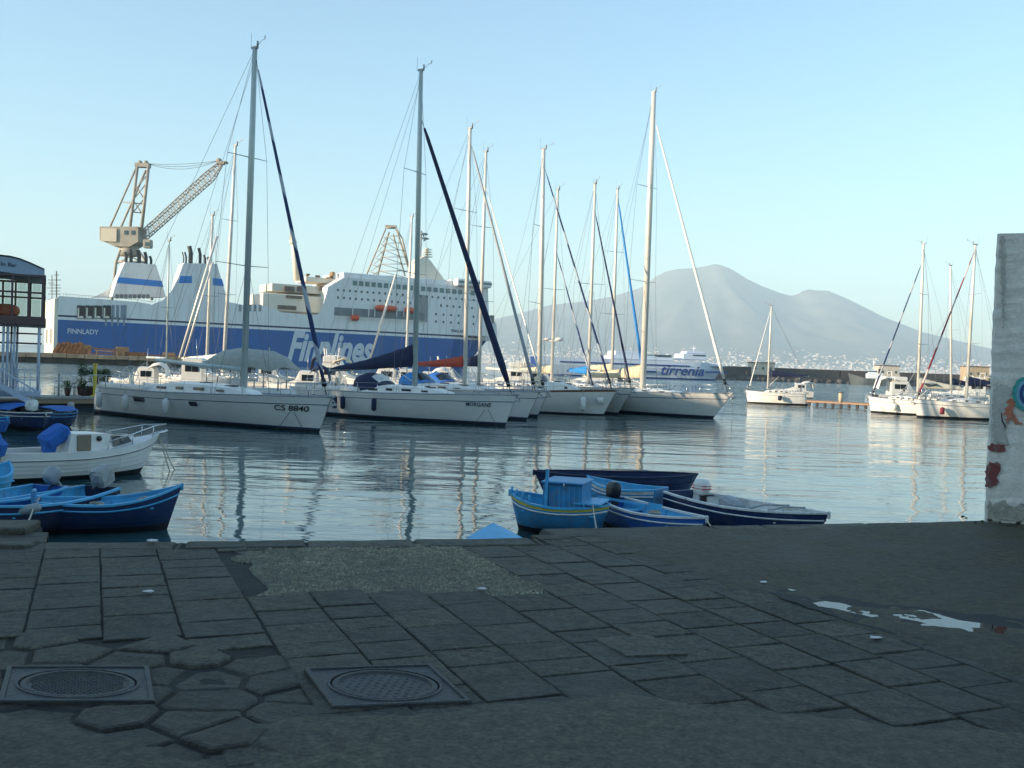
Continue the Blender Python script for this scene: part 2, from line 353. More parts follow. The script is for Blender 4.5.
def stone(name, c1, c2, rough, bump, wet=0, sc=1.0, grain=.6):
    m = bpy.data.materials.new(name); m.use_nodes = True; t = m.node_tree; N = t.nodes; L = t.links; p = N['Principled BSDF']
    tc = N.new('ShaderNodeTexCoord'); co = tc.outputs['Object']
    n1 = N.new('ShaderNodeTexNoise'); n1.inputs['Scale'].default_value = 1.3 * sc; n1.inputs['Detail'].default_value = 9; n1.inputs['Roughness'].default_value = .7; L.new(co, n1.inputs['Vector'])
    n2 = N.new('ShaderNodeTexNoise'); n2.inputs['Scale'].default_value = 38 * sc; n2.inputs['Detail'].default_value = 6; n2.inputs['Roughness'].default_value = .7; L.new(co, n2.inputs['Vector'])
    ge = N.new('ShaderNodeNewGeometry')
    r = N.new('ShaderNodeMapRange'); r.inputs[1].default_value = .32; r.inputs[2].default_value = .68; L.new(n1.outputs[0], r.inputs[0])
    mx = N.new('ShaderNodeMix'); mx.data_type = 'RGBA'; mx.inputs[6].default_value = (*c1, 1); mx.inputs[7].default_value = (*c2, 1); L.new(r.outputs[0], mx.inputs[0])
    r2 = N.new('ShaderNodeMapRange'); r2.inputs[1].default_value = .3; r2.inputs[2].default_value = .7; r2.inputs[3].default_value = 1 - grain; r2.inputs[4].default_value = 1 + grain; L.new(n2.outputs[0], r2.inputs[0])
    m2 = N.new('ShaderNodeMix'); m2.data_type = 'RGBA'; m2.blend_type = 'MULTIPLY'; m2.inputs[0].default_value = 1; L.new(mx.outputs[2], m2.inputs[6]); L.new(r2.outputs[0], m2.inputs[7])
    r3 = N.new('ShaderNodeMapRange'); r3.inputs[3].default_value = .72; r3.inputs[4].default_value = 1.30; L.new(ge.outputs['Random Per Island'], r3.inputs[0])
    m3 = N.new('ShaderNodeMix'); m3.data_type = 'RGBA'; m3.blend_type = 'MULTIPLY'; m3.inputs[0].default_value = 1; L.new(m2.outputs[2], m3.inputs[6]); L.new(r3.outputs[0], m3.inputs[7])
    n5 = N.new('ShaderNodeTexNoise'); n5.inputs['Scale'].default_value = 11 * sc; n5.inputs['Detail'].default_value = 10; n5.inputs['Roughness'].default_value = .8; L.new(co, n5.inputs['Vector'])  # blotchy tone: shade of small hollows painted into the stone colour
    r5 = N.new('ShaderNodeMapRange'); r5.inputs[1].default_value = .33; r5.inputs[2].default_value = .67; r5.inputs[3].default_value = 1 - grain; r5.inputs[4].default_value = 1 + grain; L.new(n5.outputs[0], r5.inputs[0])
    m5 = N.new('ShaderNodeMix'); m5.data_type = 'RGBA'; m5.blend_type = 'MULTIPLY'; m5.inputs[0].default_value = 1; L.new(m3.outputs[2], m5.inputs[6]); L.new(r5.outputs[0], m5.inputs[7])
    L.new(m5.outputs[2], p.inputs['Base Color'])
    rr = N.new('ShaderNodeMapRange'); rr.inputs[1].default_value = .35; rr.inputs[2].default_value = .65; rr.inputs[3].default_value = rough - .22; rr.inputs[4].default_value = rough; L.new(n1.outputs[0], rr.inputs[0]); L.new(rr.outputs[0], p.inputs['Roughness'])
    bp = N.new('ShaderNodeBump'); bp.inputs['Strength'].default_value = bump; bp.inputs['Distance'].default_value = .02
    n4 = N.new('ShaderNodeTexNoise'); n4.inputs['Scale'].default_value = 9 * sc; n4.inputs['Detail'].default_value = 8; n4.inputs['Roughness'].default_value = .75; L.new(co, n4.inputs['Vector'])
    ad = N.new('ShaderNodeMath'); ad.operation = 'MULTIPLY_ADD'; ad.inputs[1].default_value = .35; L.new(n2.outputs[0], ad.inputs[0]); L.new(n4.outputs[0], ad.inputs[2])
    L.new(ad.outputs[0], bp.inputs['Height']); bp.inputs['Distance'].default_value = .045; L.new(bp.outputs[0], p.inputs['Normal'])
    return m
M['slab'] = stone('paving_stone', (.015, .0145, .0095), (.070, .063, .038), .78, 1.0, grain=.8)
M['slab2'] = stone('old_flagstone', (.018, .017, .011), (.072, .065, .040), .75, 1.2)
M['grout'] = stone('joint_dirt', (.009, .009, .007), (.020, .018, .012), .95, .8)
M['concrete'] = stone('worn_concrete', (.050, .046, .030), (.086, .078, .049), .88, .6)
M['asphalt'] = stone('dark_asphalt', (.027, .025, .014), (.060, .052, .026), .85, .8)
M['kerb'] = stone('kerb_stone', (.045, .044, .030), (.080, .074, .048), .8, .8)
# base block of the quay, with its wall down to the water
b = MB(); n = len(POLY); top = [p - Vector((0, 0, .016)) for p in POLY]; bot = [Vector((p.x, p.y, -2)) for p in POLY]
b.add(top + bot, [tuple(range(n))] + [(i, (i + 1) % n, n + (i + 1) % n, n + i) for i in range(n)])
o = tag(b.build('quay', M['grout']), 'old stone quay over the harbour water', kind='structure')

GV = Vector((-.419, 1, 0)).normalized(); GU = Vector((GV.y, -GV.x, 0))     # paving grid: away / across
def clip(poly, pt, nrm):                                                   # keep the side where (q-pt).nrm <= 0
    out = []
    for i in range(len(poly)):
        a, c = poly[i], poly[(i + 1) % len(poly)]; da, dc = (a - pt).dot(nrm), (c - pt).dot(nrm)
        if da <= 0: out.append(a)
        if (da < 0 < dc) or (dc < 0 < da): out.append(a + (c - a) * (da / (da - dc)))
    return out
def slab(b, poly, z, gap=.008, ch=.012, depth=.06, mi=0, rough=0.0):
    """a stone with a worn edge from a convex plan polygon"""
    n = len(poly)
    if n < 3: return
    c = sum(poly, Vector()) / n
    # inset
    q = list(poly)
    for i in range(n):
        a, d = poly[i], poly[(i + 1) % n]; e = (d - a)
        if e.length < 1e-4: continue
        nn = Vector((e.y, -e.x, 0)).normalized()
        if (c - a).dot(nn) > 0: nn = -nn
        q = clip(q, a - nn * gap, nn)
        if len(q) < 3: return
    pts = []
    for i in range(len(q)):                                                # subdivide edges for a worn outline
        a, d = q[i], q[(i + 1) % len(q)]; k = max(1, int((d - a).length / .10))
        for s_ in range(k):
            p = a.lerp(d, s_ / k); w = noise.noise(p * 9) * .012 + noise.noise(p * 31 + Vector((5, 0, 0))) * .012
            pts.append(p + (c - p).normalized() * (abs(w) + rough * abs(noise.noise(p * 5)) * .05))
    c = sum(pts, Vector()) / len(pts); tx, ty = rnd.uniform(-.008, .008), rnd.uniform(-.008, .008)
    def zz(p): return z + (p - c).x * tx + (p - c).y * ty
    rings = []
    for off, dz in ((0, -depth), (0, -ch * 1.1), (ch * .45, -ch * .35), (ch * 1.5, 0)):
        rings.append([Vector(((p + (c - p).normalized() * off).x, (p + (c - p).normalized() * off).y, zz(p) + dz)) for p in pts])
    # dished, uneven top
    mid = [Vector((c.x + (p.x - c.x) * .5, c.y + (p.y - c.y) * .5, zz(c) + (noise.noise(p * 4) * .007))) for p in pts]
    rings.append(mid); rings.append([Vector((c.x, c.y, zz(c) + rnd.uniform(-.004, .003)))] * 1)
    m = len(pts); vs = [p for r_ in rings[:-1] for p in r_] + rings[-1]; fs = []
    for r_ in range(4):
        for i in range(m): j = (i + 1) % m; fs.append((r_ * m + i, r_ * m + j, (r_ + 1) * m + j, (r_ + 1) * m + i))
    for i in range(m): fs.append((4 * m + i, 4 * m + (i + 1) % m, 5 * m))
    b.add(vs, fs, mi)
# zones in plan, from the photograph
def plan(l): return [at(x, y, QZ) for x, y in l]
Z_GRAVEL = plan([(233, 548), (330, 545), (430, 543.5), (470, 546), (500, 560), (530, 576), (546, 590), (480, 593), (380, 594), (272, 596), (252, 570)])
Z_CONC = plan([(240, 726), (300, 712), (345, 709), (400, 706), (470, 701), (540, 697), (600, 692), (680, 700), (760, 712), (860, 722), (1010, 728), (1120, 735), (1150, 900), (300, 900), (270, 765), (245, 738)])
Z_ASPH = plan([(575, 529), (800, 526), (1120, 519), (1200, 700), (1060, 686), (960, 657), (870, 633), (790, 606), (700, 575), (640, 556)])
Z_FLAG = plan([(-200, 650), (60, 640), (200, 652), (290, 662), (300, 705), (262, 722), (262, 735), (300, 900), (-400, 900)])
Z_LCONC = plan([(-300, 714), (-10, 716), (60, 722), (100, 738), (180, 752), (240, 763), (300, 790), (320, 900), (-400, 900)])
MH = [plan([(8, 668), (148, 667), (156, 703), (-3, 702)]), plan([(303, 672), (432, 670), (470, 701), (334, 710)])]
def inz(p, z): return inside(p.x, p.y, z)
b = MB()
ux0, ux1 = -16.0, 13.0
cols = []; u = ux0
while u < ux1: w = rnd.uniform(.38, .50); cols.append((u, u + w)); u += w
EXN = Vector((EDGE[7] - EDGE[4])).normalized(); EXN = Vector((-EXN.y, EXN.x, 0))
for (u0, u1) in cols:
    v = -1.0 + rnd.uniform(0, .4)
    while v < 15:
        l = rnd.choice([.28, .34, .40, .46, .56]) * rnd.uniform(.94, 1.06)
        q = [GU * u0 + GV * v, GU * u1 + GV * v, GU * u1 + GV * (v + l), GU * u0 + GV * (v + l)]
        c = sum(q, Vector()) / 4; vv = v; v += l
        if c.length > 16 or c.y < .2: continue
        if not inside(c.x, c.y, POLY): continue
        p = pix((c.x, c.y, QZ))
        if p[0] < -150 or p[0] > 1180 or p[1] > 850: continue
        if inz(c, Z_FLAG) or inz(c, Z_CONC) and inz(c + GV * .45, Z_CONC) or inz(c, Z_GRAVEL) or (inz(c, Z_ASPH) and inz(c - GV * .9, Z_ASPH) and inz(c - GU * .8, Z_ASPH)): continue
        # keep clear of the edge kerb
        ok = True
        for a, d_ in ((EDGE[2], EDGE[4]), (EDGE[4], EDGE[7]), (EDGE[8], EDGE[-1]), (POLY[1], EDGE[1])):
            e = (d_ - a).normalized(); nn = Vector((-e.y, e.x, 0))
            if (c - a).dot(e) < -.05 or (c - a).dot(e) > (d_ - a).length + .05: continue
            q = clip([Vector((t_.x, t_.y, 0)) for t_ in q], Vector((a.x, a.y, 0)) - nn * .34, nn)
            if len(q) < 3: ok = False; break
        if not ok: continue
        slab(b, q, QZ + rnd.uniform(-.006, .002), gap=rnd.uniform(.001, .004), ch=rnd.uniform(.005, .011))
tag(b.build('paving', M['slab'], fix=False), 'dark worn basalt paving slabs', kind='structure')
# irregular old flagstones in the lower left corner
b = MB(); seeds = []
for k in range(6000):
    p = Vector((rnd.uniform(-5, 1), rnd.uniform(2.0, 6.8), 0))
    if all((p - s_).length > .27 for s_ in seeds): seeds.append(p)
for s_ in seeds:
    if not any(inz(s_ + d_, Z_FLAG) for d_ in (Vector(), GV * -.22, GU * -.2, GU * .12)): continue
    q = [s_ + Vector((math.cos(a) * .5, math.sin(a) * .36, 0)) for a in [k * math.pi / 5 for k in range(10)]]
    for o_ in seeds:
        if o_ is s_ or (o_ - s_).length > 1.2: continue
        q = clip(q, (s_ + o_) / 2, (o_ - s_).normalized())
        if len(q) < 3: break
    if len(q) >= 3: slab(b, q, QZ + rnd.uniform(-.015, .008), gap=.004, ch=.018, rough=.2)
tag(b.build('flagstones', M['slab2'], fix=False), 'cracked uneven old flagstones', kind='structure')
# thin sheets with ragged edges
def sheet(name, poly, m, z, label, th=.05, amp=.05, sub=.12):
    pts = []
    for i in range(len(poly)):
        a, d_ = poly[i], poly[(i + 1) % len(poly)]; k = max(1, int((d_ - a).length / sub))
        for s_ in range(k):
            p = a.lerp(d_, s_ / k); pts.append(Vector((p.x + noise.noise(p * 3.1) * amp + noise.noise(p * 13) * amp * .4, p.y + noise.noise(p * 2.7 + Vector((9, 9, 0))) * amp + noise.noise(p * 11) * amp * .4, z)))
    b = MB(); b.prism(pts, (0, 0, -th)); o = b.build(name, m); return tag(o, label, kind='structure')
def rough_ground(name, poly, m, z, amp, label, st=.034):
    xs = [p.x for p in poly]; ys = [p.y for p in poly]; x0, y0 = max(min(xs), -9), max(min(ys), 1.5); nx, ny = int((min(max(xs), 16) - x0) / st), int((min(max(ys), 14) - y0) / st); idx = {}; b = MB()
    mask = {}
    def ins(i, j):
        if (i, j) not in mask:
            p = Vector((x0 + i * st, y0 + j * st, 0)); q = p + Vector((noise.noise(p * 2.1), noise.noise(p * 2.3 + Vector((7, 3, 1))), 0)) * .16; mask[(i, j)] = inside(q.x, q.y, poly)
        return mask[(i, j)]
    def ev(i, j): return sum(ins(i + a, j + c) for a in (-5, -3, -1, 1, 3, 5) for c in (-5, -3, -1, 1, 3, 5)) / 36
    def vid(i, j):
        if (i, j) not in idx:
            p = Vector((x0 + i * st, y0 + j * st, 0)); e = ev(i, j)
            h = noise.noise(p * .9) * .6 + noise.noise(p * 3.1) * .35 + noise.noise(p * 9) * .2 + noise.noise(p * 21) * .09
            idx[(i, j)] = len(b.v); b.v.append((p.x, p.y, z + h * amp - .05 * (1 - e) ** 1.5))
        return idx[(i, j)]
    for j in range(-6, ny + 6):
        for i in range(-6, nx + 6):
            c = Vector((x0 + (i + .5) * st, y0 + (j + .5) * st, 0))
            if (ins(i, j) or ins(i - 4, j) or ins(i + 4, j) or ins(i, j - 4) or ins(i, j + 4)) and inside(c.x, c.y, POLY): b.f.append([vid(i, j), vid(i + 1, j), vid(i + 1, j + 1), vid(i, j + 1)]); b.m.append(0); b.sm.append(True)
    return tag(b.build(name, m, fix=False), label, kind='structure')
rough_ground('concrete_patch', Z_CONC, M['concrete'], QZ + .008, .008, 'smooth grey concrete laid over the paving')
rough_ground('concrete_apron', Z_LCONC, M['concrete'], QZ + .010, .010, 'grey concrete strip at the foot of the flagstones')
rough_ground('asphalt_ground', Z_ASPH, M['asphalt'], QZ + .008, .012, 'dark uneven asphalt beside the wall')
gm = stone('gravel_bed', (.085, .080, .058), (.15, .14, .10), .9, 1.0, sc=1.6)
sheet('gravel_bed', Z_GRAVEL, gm, QZ - .010, 'worn patch of exposed gravel in the paving', th=.02, amp=.14)
b = MB()
xs = [p.x for p in Z_GRAVEL]; ys = [p.y for p in Z_GRAVEL]
for k in range(22000):
    p = Vector((rnd.uniform(min(xs), max(xs)), rnd.uniform(min(ys), max(ys)), QZ - .012))
    if not inz(p + Vector((noise.noise(p * 3), noise.noise(p * 3 + Vector((4, 4, 4))), 0)) * .35, Z_GRAVEL): continue
    s_ = rnd.uniform(.006, .016); a = rnd.random() * 6.28; vs_ = [p + Vector((math.cos(a + j * 1.26) * s_ * rnd.uniform(.7, 1.2), math.sin(a + j * 1.26) * s_, 0)) for j in range(5)] + [p + Vector((0, 0, s_ * .9))]
    b.add(vs_, [(j, (j + 1) % 5, 5) for j in range(5)])
tag(b.build('gravel', stone('pebble', (.13, .125, .08), (.26, .24, .16), .85, .3), fix=False), 'loose small gravel stones in the worn patch', kind='stuff')
# lighter single paving slab
b = MB(); slab(b, [Vector((p.x, p.y, 0)) for p in plan([(592, 638), (650, 635), (688, 655), (626, 657)])], QZ + .006, gap=.0, ch=.005)
tag(b.build('pale_slab', M['kerb'], fix=False), 'paler square slab set in the dark paving', kind='structure')
# kerb stones along the edge
b = MB()
def kerb(a, d_, w, z, lmin=.6, lmax=1.2, out=.02, h=.30):
    e = (d_ - a).normalized(); nn = Vector((-e.y, e.x, 0)); L_ = (d_ - a).length; s_ = 0
    while s_ < L_ - .05:
        l = min(rnd.uniform(lmin, lmax), L_ - s_); p0 = a + e * s_; q = [p0 + nn * out, p0 + e * l + nn * out, p0 + e * l - nn * w, p0 - nn * w]
        slab(b, [Vector((t_.x, t_.y, 0)) for t_ in q], z + rnd.uniform(-.006, .006), gap=.006, ch=.022, depth=h, rough=.4); s_ += l
kerb(EDGE[2], EDGE[4], .34, QZ - .004); kerb(EDGE[4], EDGE[7], .34, QZ + .004); kerb(EDGE[8], EDGE[10], .42, QZ + .004, 1.2, 2.2, h=.45); kerb(EDGE[10], EDGE[-1], .42, QZ + .004, 1.2, 2.2, h=.45)
kerb(POLY[1], EDGE[1], .5, QZ + .05, .9, 1.4); kerb(EDGE[2] - Vector((1.5, .2, 0)), EDGE[2] + Vector((0, -.05, 0)), .3, QZ + .02)
tag(b.build('quay_kerb', M['kerb'], fix=False), 'pale worn kerb stones on the quay edge', kind='structure')
# puddles
pm = bpy.data.materials.new('puddle_water'); pm.use_nodes = True; pp = pm.node_tree.nodes['Principled BSDF']
pp.inputs['Base Color'].default_value = (.02, .02, .018, 1); pp.inputs['Roughness'].default_value = .02; pp.inputs['IOR'].default_value = 1.33
PUD = [[(813, 604), (826, 602), (845, 605), (862, 611), (880, 614), (886, 617), (872, 618), (850, 613), (832, 609), (818, 607)],
       [(786, 589), (797, 588), (803, 590), (792, 592)],
       [(884, 616), (905, 614), (922, 611), (940, 616), (958, 621), (985, 625), (1010, 629), (1030, 631), (1045, 640), (1010, 645), (985, 642), (972, 641), (950, 633), (930, 631), (912, 630), (925, 624), (905, 620)],
       [(872, 638), (880, 637), (884, 639), (876, 640)]]
for q in PUD:
    pl = plan(q); c = sum(pl, Vector()) / len(pl)
    pts = []
    for i in range(len(pl)):
        a, d_ = pl[i], pl[(i + 1) % len(pl)]; k = max(1, int((d_ - a).length / .03))
        for s_ in range(k): p = a.lerp(d_, s_ / k); pts.append(Vector((p.x + noise.noise(p * 17) * .012, p.y + noise.noise(p * 19) * .02, QZ + .0080)))
    b = MB(); b.prism(pts, (0, 0, -.003)); tag(b.build('puddle', pm), 'thin puddle of rain water on the asphalt', kind='structure')
wet = mat('wet_asphalt', (.013, .013, .011), .80, var=.3, scale=5, bump=.4, bscale=40)
pl = plan([(770, 583), (810, 592), (860, 602), (910, 606), (970, 614), (1060, 624), (1080, 652), (1000, 650), (950, 645), (900, 636), (850, 622), (800, 606), (765, 592)])
pts = []
for i in range(len(pl)):
    a, d_ = pl[i], pl[(i + 1) % len(pl)]; k = max(1, int((d_ - a).length / .05))
    for s_ in range(k): p = a.lerp(d_, s_ / k); pts.append(Vector((p.x + noise.noise(p * 6) * .06, p.y + noise.noise(p * 7) * .10, QZ + .0072)))
b = MB(); b.prism(pts, (0, 0, -.003)); tag(b.build('wet_ground', wet), 'dark wet hollow of the asphalt round the puddle', kind='structure')
# manhole covers
ironm = mat('cast_iron', (.050, .054, .053), .55, .35, var=.35, scale=14, dirt=(.07, .06, .04), dirt_amt=.6, dirt_scale=7, bump=.5, bscale=60)
for z, lab, tread in ((MH[0], 'square iron manhole cover with a raised diamond grid, at the lower left', True), (MH[1], 'worn iron manhole cover, tilted, its round lid nearly smooth', False)):
    c = sum(z, Vector()) / 4; root = empty('manhole_cover', (c.x, c.y, QZ - .036), 0, lab, 'manhole cover', 'manhole covers in the paving')
    e1 = ((z[1] - z[0]) + (z[2] - z[3])) / 4; e2 = ((z[3] - z[0]) + (z[2] - z[1])) / 4
    e1.z = e2.z = 0
    def P(a, d_, h): return e1 * a + e2 * d_ + Vector((0, 0, h))
    tl = 0 if tread else .02
    f = MB(); NN = 48; inner = []; outer = []
    for k in range(NN):
        t_ = 2 * math.pi * k / NN; ca, sa = math.cos(t_), math.sin(t_); mxx = max(abs(ca), abs(sa)); outer.append((ca / mxx, sa / mxx)); inner.append((ca * .80, sa * .80))
    ring = lambda l, h: [P(a, d_, h + tl * (1 - d_) * .5) for a, d_ in l]
    f.loft([ring(outer, -.05), ring(outer, .042), ring([(a * .985, d_ * .985) for a, d_ in outer], .048), ring([(a * .93, d_ * .93) for a, d_ in outer], .048), ring([(a * .925, d_ * .925) for a, d_ in outer], .040), ring([(a * 1.06, d_ * 1.06) for a, d_ in inner], .040), ring([(a * 1.05, d_ * 1.05) for a, d_ in inner], .046), ring(inner, .046), ring(inner, .0)], closed=True, smooth=False)
    f.build('frame', ironm, root)
    l = MB(); disc = [(math.cos(2 * math.pi * k / NN) * .775, math.sin(2 * math.pi * k / NN) * .775) for k in range(NN)]
    l.loft([ring(disc, .0), ring(disc, .040), ring([(a * .97, d_ * .97) for a, d_ in disc], .045), ring([(a * .90, d_ * .90) for a, d_ in disc], .045), ring([(a * .88, d_ * .88) for a, d_ in disc], .036), ring([(a * .1, d_ * .1) for a, d_ in disc], .036)], closed=True, smooth=False, cap1=True)
    st = .085 if tread else .14
    k = -8
    while k <= 8:
        j = -8
        while j <= 8:
            a, d_ = k * st + (j % 2) * st / 2, j * st
            if math.hypot(a, d_) < .64: l.add([P(a - st * .32, d_, .036 + tl * (1 - d_) * .5), P(a, d_ - st * .36, .036 + tl * (1 - d_) * .5), P(a + st * .32, d_, .036 + tl * (1 - d_) * .5), P(a, d_ + st * .36, .036 + tl * (1 - d_) * .5), P(a, d_, (.047 if tread else .041) + tl * (1 - d_) * .5)], [(0, 1, 4), (1, 2, 4), (2, 3, 4), (3, 0, 4)])
            j += 1
        k += 1
    l.build('lid', ironm, root)
# litter
lm = mat('litter_white', (.62, .62, .60), .7)
for (x, y, w), lab in zip(((152, 543, .09), (148, 594, .06), (482, 591, .06), (763, 584, .05), (874, 640, .05)),
        ('crumpled white paper on the kerb at the water', 'white scrap on the slabs at the left', 'small white scrap at the lower edge of the gravel', 'tiny white scrap on the dark asphalt left of the puddle', 'white scrap lying below the puddle')):
    p = at(x, y, QZ); b = MB(); rr = random.Random(x); b.blob((0, 0, w * .1), (w * 1.2, w * .8, w * .35), 7, 5, jit=.35, rr=rr)
    o = b.build('litter', lm, loc=(p.x, p.y, QZ + .012)); tag(o, lab, 'litter')
# ---- concrete wall on the right, with its painting
p0 = at(984, 521, QZ); d0 = p0.y
WR = R(-27); WD = Vector((math.cos(WR), math.sin(WR), 0)); WN = Vector((-WD.y, WD.x, 0))
def wallp(px, py, off=0.0):
    d = ray(px, py); q = EYE + d * (((p0 + WN * off) - EYE).dot(WN) / d.dot(WN)); return (q - p0).dot(WD), q.z - QZ
H = wallp(993, 234)[1]
root = empty('concrete_wall', (p0.x, p0.y, QZ), WR, 'tall bare concrete wall end with a ring painting and red paint remains', 'wall')
wallm = stone('wall_render', (.60, .56, .48), (.82, .76, .64), .85, .35, sc=.9, grain=.12)
b = MB(); NXW, NZW = 14, 60; T = 2.6; LW = 4.0; secs = []
for k in range(NZW + 1):
    z = (H + .1) * k / NZW - .1; r_ = []
    for (x, y) in ((0, .9), (0, .5), (0, .1), (.03, 0), (.3, -.02), (.8, 0), (1.6, 0), (LW, 0), (LW, .9)):
        q = Vector((x, y, z)); e = noise.noise(Vector((x * 2, y * 3, z * 2.5))) * .012 + noise.noise(Vector((x * 5, 3, z * 9))) * .014
        top = noise.noise(Vector((x * 5, y * 5, 3))) * .03 if k == NZW else 0
        r_.append((x + (e if x < .1 else 0), y + e * (x > .02), z + top))
    secs.append(r_)
b.loft(secs, closed=True, smooth=False, cap0=True, cap1=True)
b.build('wall_body', wallm, root)
YF = -.035
def paint(name, pts, m, yo=0, rag=.03):
    b = MB(); pl = []
    for x, y in pts: u, z = wallp(x, y, YF); pl.append(Vector((u, YF + yo, z)))
    q_ = []
    for i in range(len(pl)):
        a, d_ = pl[i], pl[(i + 1) % len(pl)]; k = max(1, int((d_ - a).length / .02))
        for s_ in range(k): p = a.lerp(d_, s_ / k); q_.append(Vector((p.x + noise.noise(p * 31) * rag, p.y, p.z + noise.noise(p * 27 + Vector((3, 5, 1))) * rag)))
    b.prism(q_, (0, .003, 0)); return b.build(name, m, root)
def ell(cx, cy, rx, ry, n=28, wob=0): return [(cx + rx * math.cos(k / n * 6.283) * (1 + wob * math.sin(k * 2.1)), cy + ry * math.sin(k / n * 6.283) * (1 + wob * math.cos(k * 1.7))) for k in range(n)]
paint('painted_ring', ell(1024, 394, 11.5, 17, wob=.02), mat('paint_teal', (.05, .34, .30), .7, var=.3, scale=20), 0, .008)
paint('painted_ring', ell(1025, 394, 8.8, 13.4, wob=.02), mat('paint_pale', (.20, .42, .52), .7, var=.2), -.006, .006)
paint('painted_ring', ell(1026, 394, 6.6, 10.5, wob=.02), mat('paint_navy', (.03, .07, .20), .7, var=.2), -.012, .006)
paint('painted_ring', ell(1026.5, 394, 3.6, 6, wob=.02), mat('paint_sky', (.15, .38, .50), .7, var=.2), -.018, .006)
paint('grey_patch', [(994, 388), (999, 384), (1012, 387), (1013, 410), (1004, 430), (1010, 446), (998, 442), (993, 446)], stone('old_render_grey', (.40, .38, .33), (.58, .54, .46), .85, .3, grain=.15), .002, .03)
paint('grime', [(988.5, 500), (993, 505), (1004, 500), (1014, 508), (1026, 502), (1026, 521), (988, 520)], stone('grime', (.22, .21, .15), (.50, .47, .38), .9, .3, grain=.3), .002, .03)
paint('grime', [(1000, 236), (1004, 236), (1005, 290), (1003, 330), (1001, 280)], stone('streak', (.38, .36, .30), (.52, .48, .40), .9, .3, grain=.2), .002, .03)
op = mat('paint_orange', (.52, .17, .09), .8, var=.35, scale=25, dirt=(.40, .38, .34), dirt_amt=.8, dirt_scale=9)
paint('painted_figure', [(1013, 398), (1016, 401), (1013, 407), (1014, 413), (1010, 419), (1008, 424), (1005, 421), (1007, 414), (1003, 417), (1005, 409), (1009, 404), (1007, 401)], op)
paint('painted_figure', [(1014, 414), (1018, 420), (1024, 424), (1015, 424), (1012, 419)], op)
paint('painted_curve', [(1001, 412), (1002, 413), (1003, 421), (1006, 427), (1005, 428), (1001.5, 421)], M['black'], 0, .004)
rp = mat('paint_red', (.22, .06, .05), .8, var=.35, scale=18, dirt=(.36, .34, .31), dirt_amt=.85, dirt_scale=7)
paint('red_paint', [(988, 446), (992, 443), (999, 445), (1004, 444), (1005, 451), (998, 452), (990, 450)], rp)
paint('red_paint', [(985.6, 470), (989, 462), (995, 463), (997, 461), (1001, 466), (1000, 474), (996, 477), (999, 482), (995, 486), (990, 488), (985.2, 487)], rp)
# rubble at the wall foot
b = MB(); rr = random.Random(3)
for k in range(34):
    x = rr.uniform(-.25, 1.2); y = rr.uniform(-.45, .0) if x > -.05 else rr.uniform(-.35, .2); s_ = rr.uniform(.015, .05)
    b.blob((x, y, s_ * .2), (s_ * 1.5, s_, s_ * .8), 6, 4, jit=.3, rr=rr)
tag(b.build('rubble', M['kerb'], loc=(p0.x, p0.y, QZ + .015)) if False else b.build('rubble', M['kerb'], loc=(p0.x, p0.y, QZ + .015)), 'broken stones and dirt at the foot of the wall', kind='stuff')

# ---- buildings on the land left of the harbour, out of the frame; they shade the basin
fm = mat('plaster_ochre', (.45, .34, .20), .9, var=.1, scale=.4)
wm = mat('window_dark', (.04, .05, .06), .2)
SH = Vector((.93, .37, 0)).normalized(); SP = Vector((-SH.y, SH.x, 0))
def palazzo(off0, off1, back, depth, h, lab):
    # front corner line: SP offset off1 (far side), runs back to off0
    A_ = SH * -back + SP * off1; c = SH * (-back - depth / 2) + SP * ((off0 + off1) / 2); w = off1 - off0; rz = math.atan2(SH.y, SH.x)
    root = empty('apartment_building', (c.x, c.y, 0), rz, lab, 'building')
    b = MB(); b.box((0, 0, h / 2), (depth, w, h)); b.build('wall', fm, root)
    b = MB(); b.box((0, 0, h + .4), (depth + 1, w + 1, .8)); b.build('cornice', M['kerb'], root)
    fl = int(h / 3.8); nw = int(w / 5)
    mats_ = MB()
    for k in range(1, fl):
        for j in range(min(nw, 12)):
            wb = MB(); wb.box((0, 0, 0), (.2, 1.3, 2.1)); 
            o = wb.build('window', wm, root); o.location = (depth / 2 + .02, -w / 2 + (j + .5) * w / min(nw, 12), k * 3.8 + 1.5)
    return root
palazzo(-30, 44, 62, 16, 21, 'low wide ochre apartment block on the shore left of the harbour')
palazzo(44.1, 60.5, 62, 18, 37, 'tall ochre apartment block on the shore left of the harbour')
palazzo(60.6, 69.5, 64, 14, 21, 'narrow ochre apartment block on the shore left of the harbour')

def blocker_row(x0, x1, y, h, lab):  # unseen row added behind the camera to cut skylight on the quay
    root = empty('apartment_building', ((x0 + x1) / 2, y, QZ), 0, lab, 'building', 'unseen buildings added behind the quay'); w = x1 - x0
    b = MB(); b.box((0, -6, h / 2), (w, 12, h)); b.build('wall', fm, root); b = MB(); b.box((0, -6, h + .3), (w + .6, 12.8, .6)); b.build('cornice', M['kerb'], root)
    for k in range(int(h / 3.8)):
        for j in range(int(w / 4)): wb = MB(); wb.box((0, 0, 0), (1.3, .2, 2.1)); o = wb.build('window', wm, root); o.location = (-w / 2 + (j + .5) * 4, .02, k * 3.8 + 2.2)
blocker_row(-48, -6, -30, 9, 'unseen apartment block added behind the quay, left of the camera'); blocker_row(-5.9, 14, -30.4, 10, 'unseen apartment block added directly behind the camera'); blocker_row(14.1, 52, -30, 8.5, 'unseen apartment block added behind the quay, right of the camera')

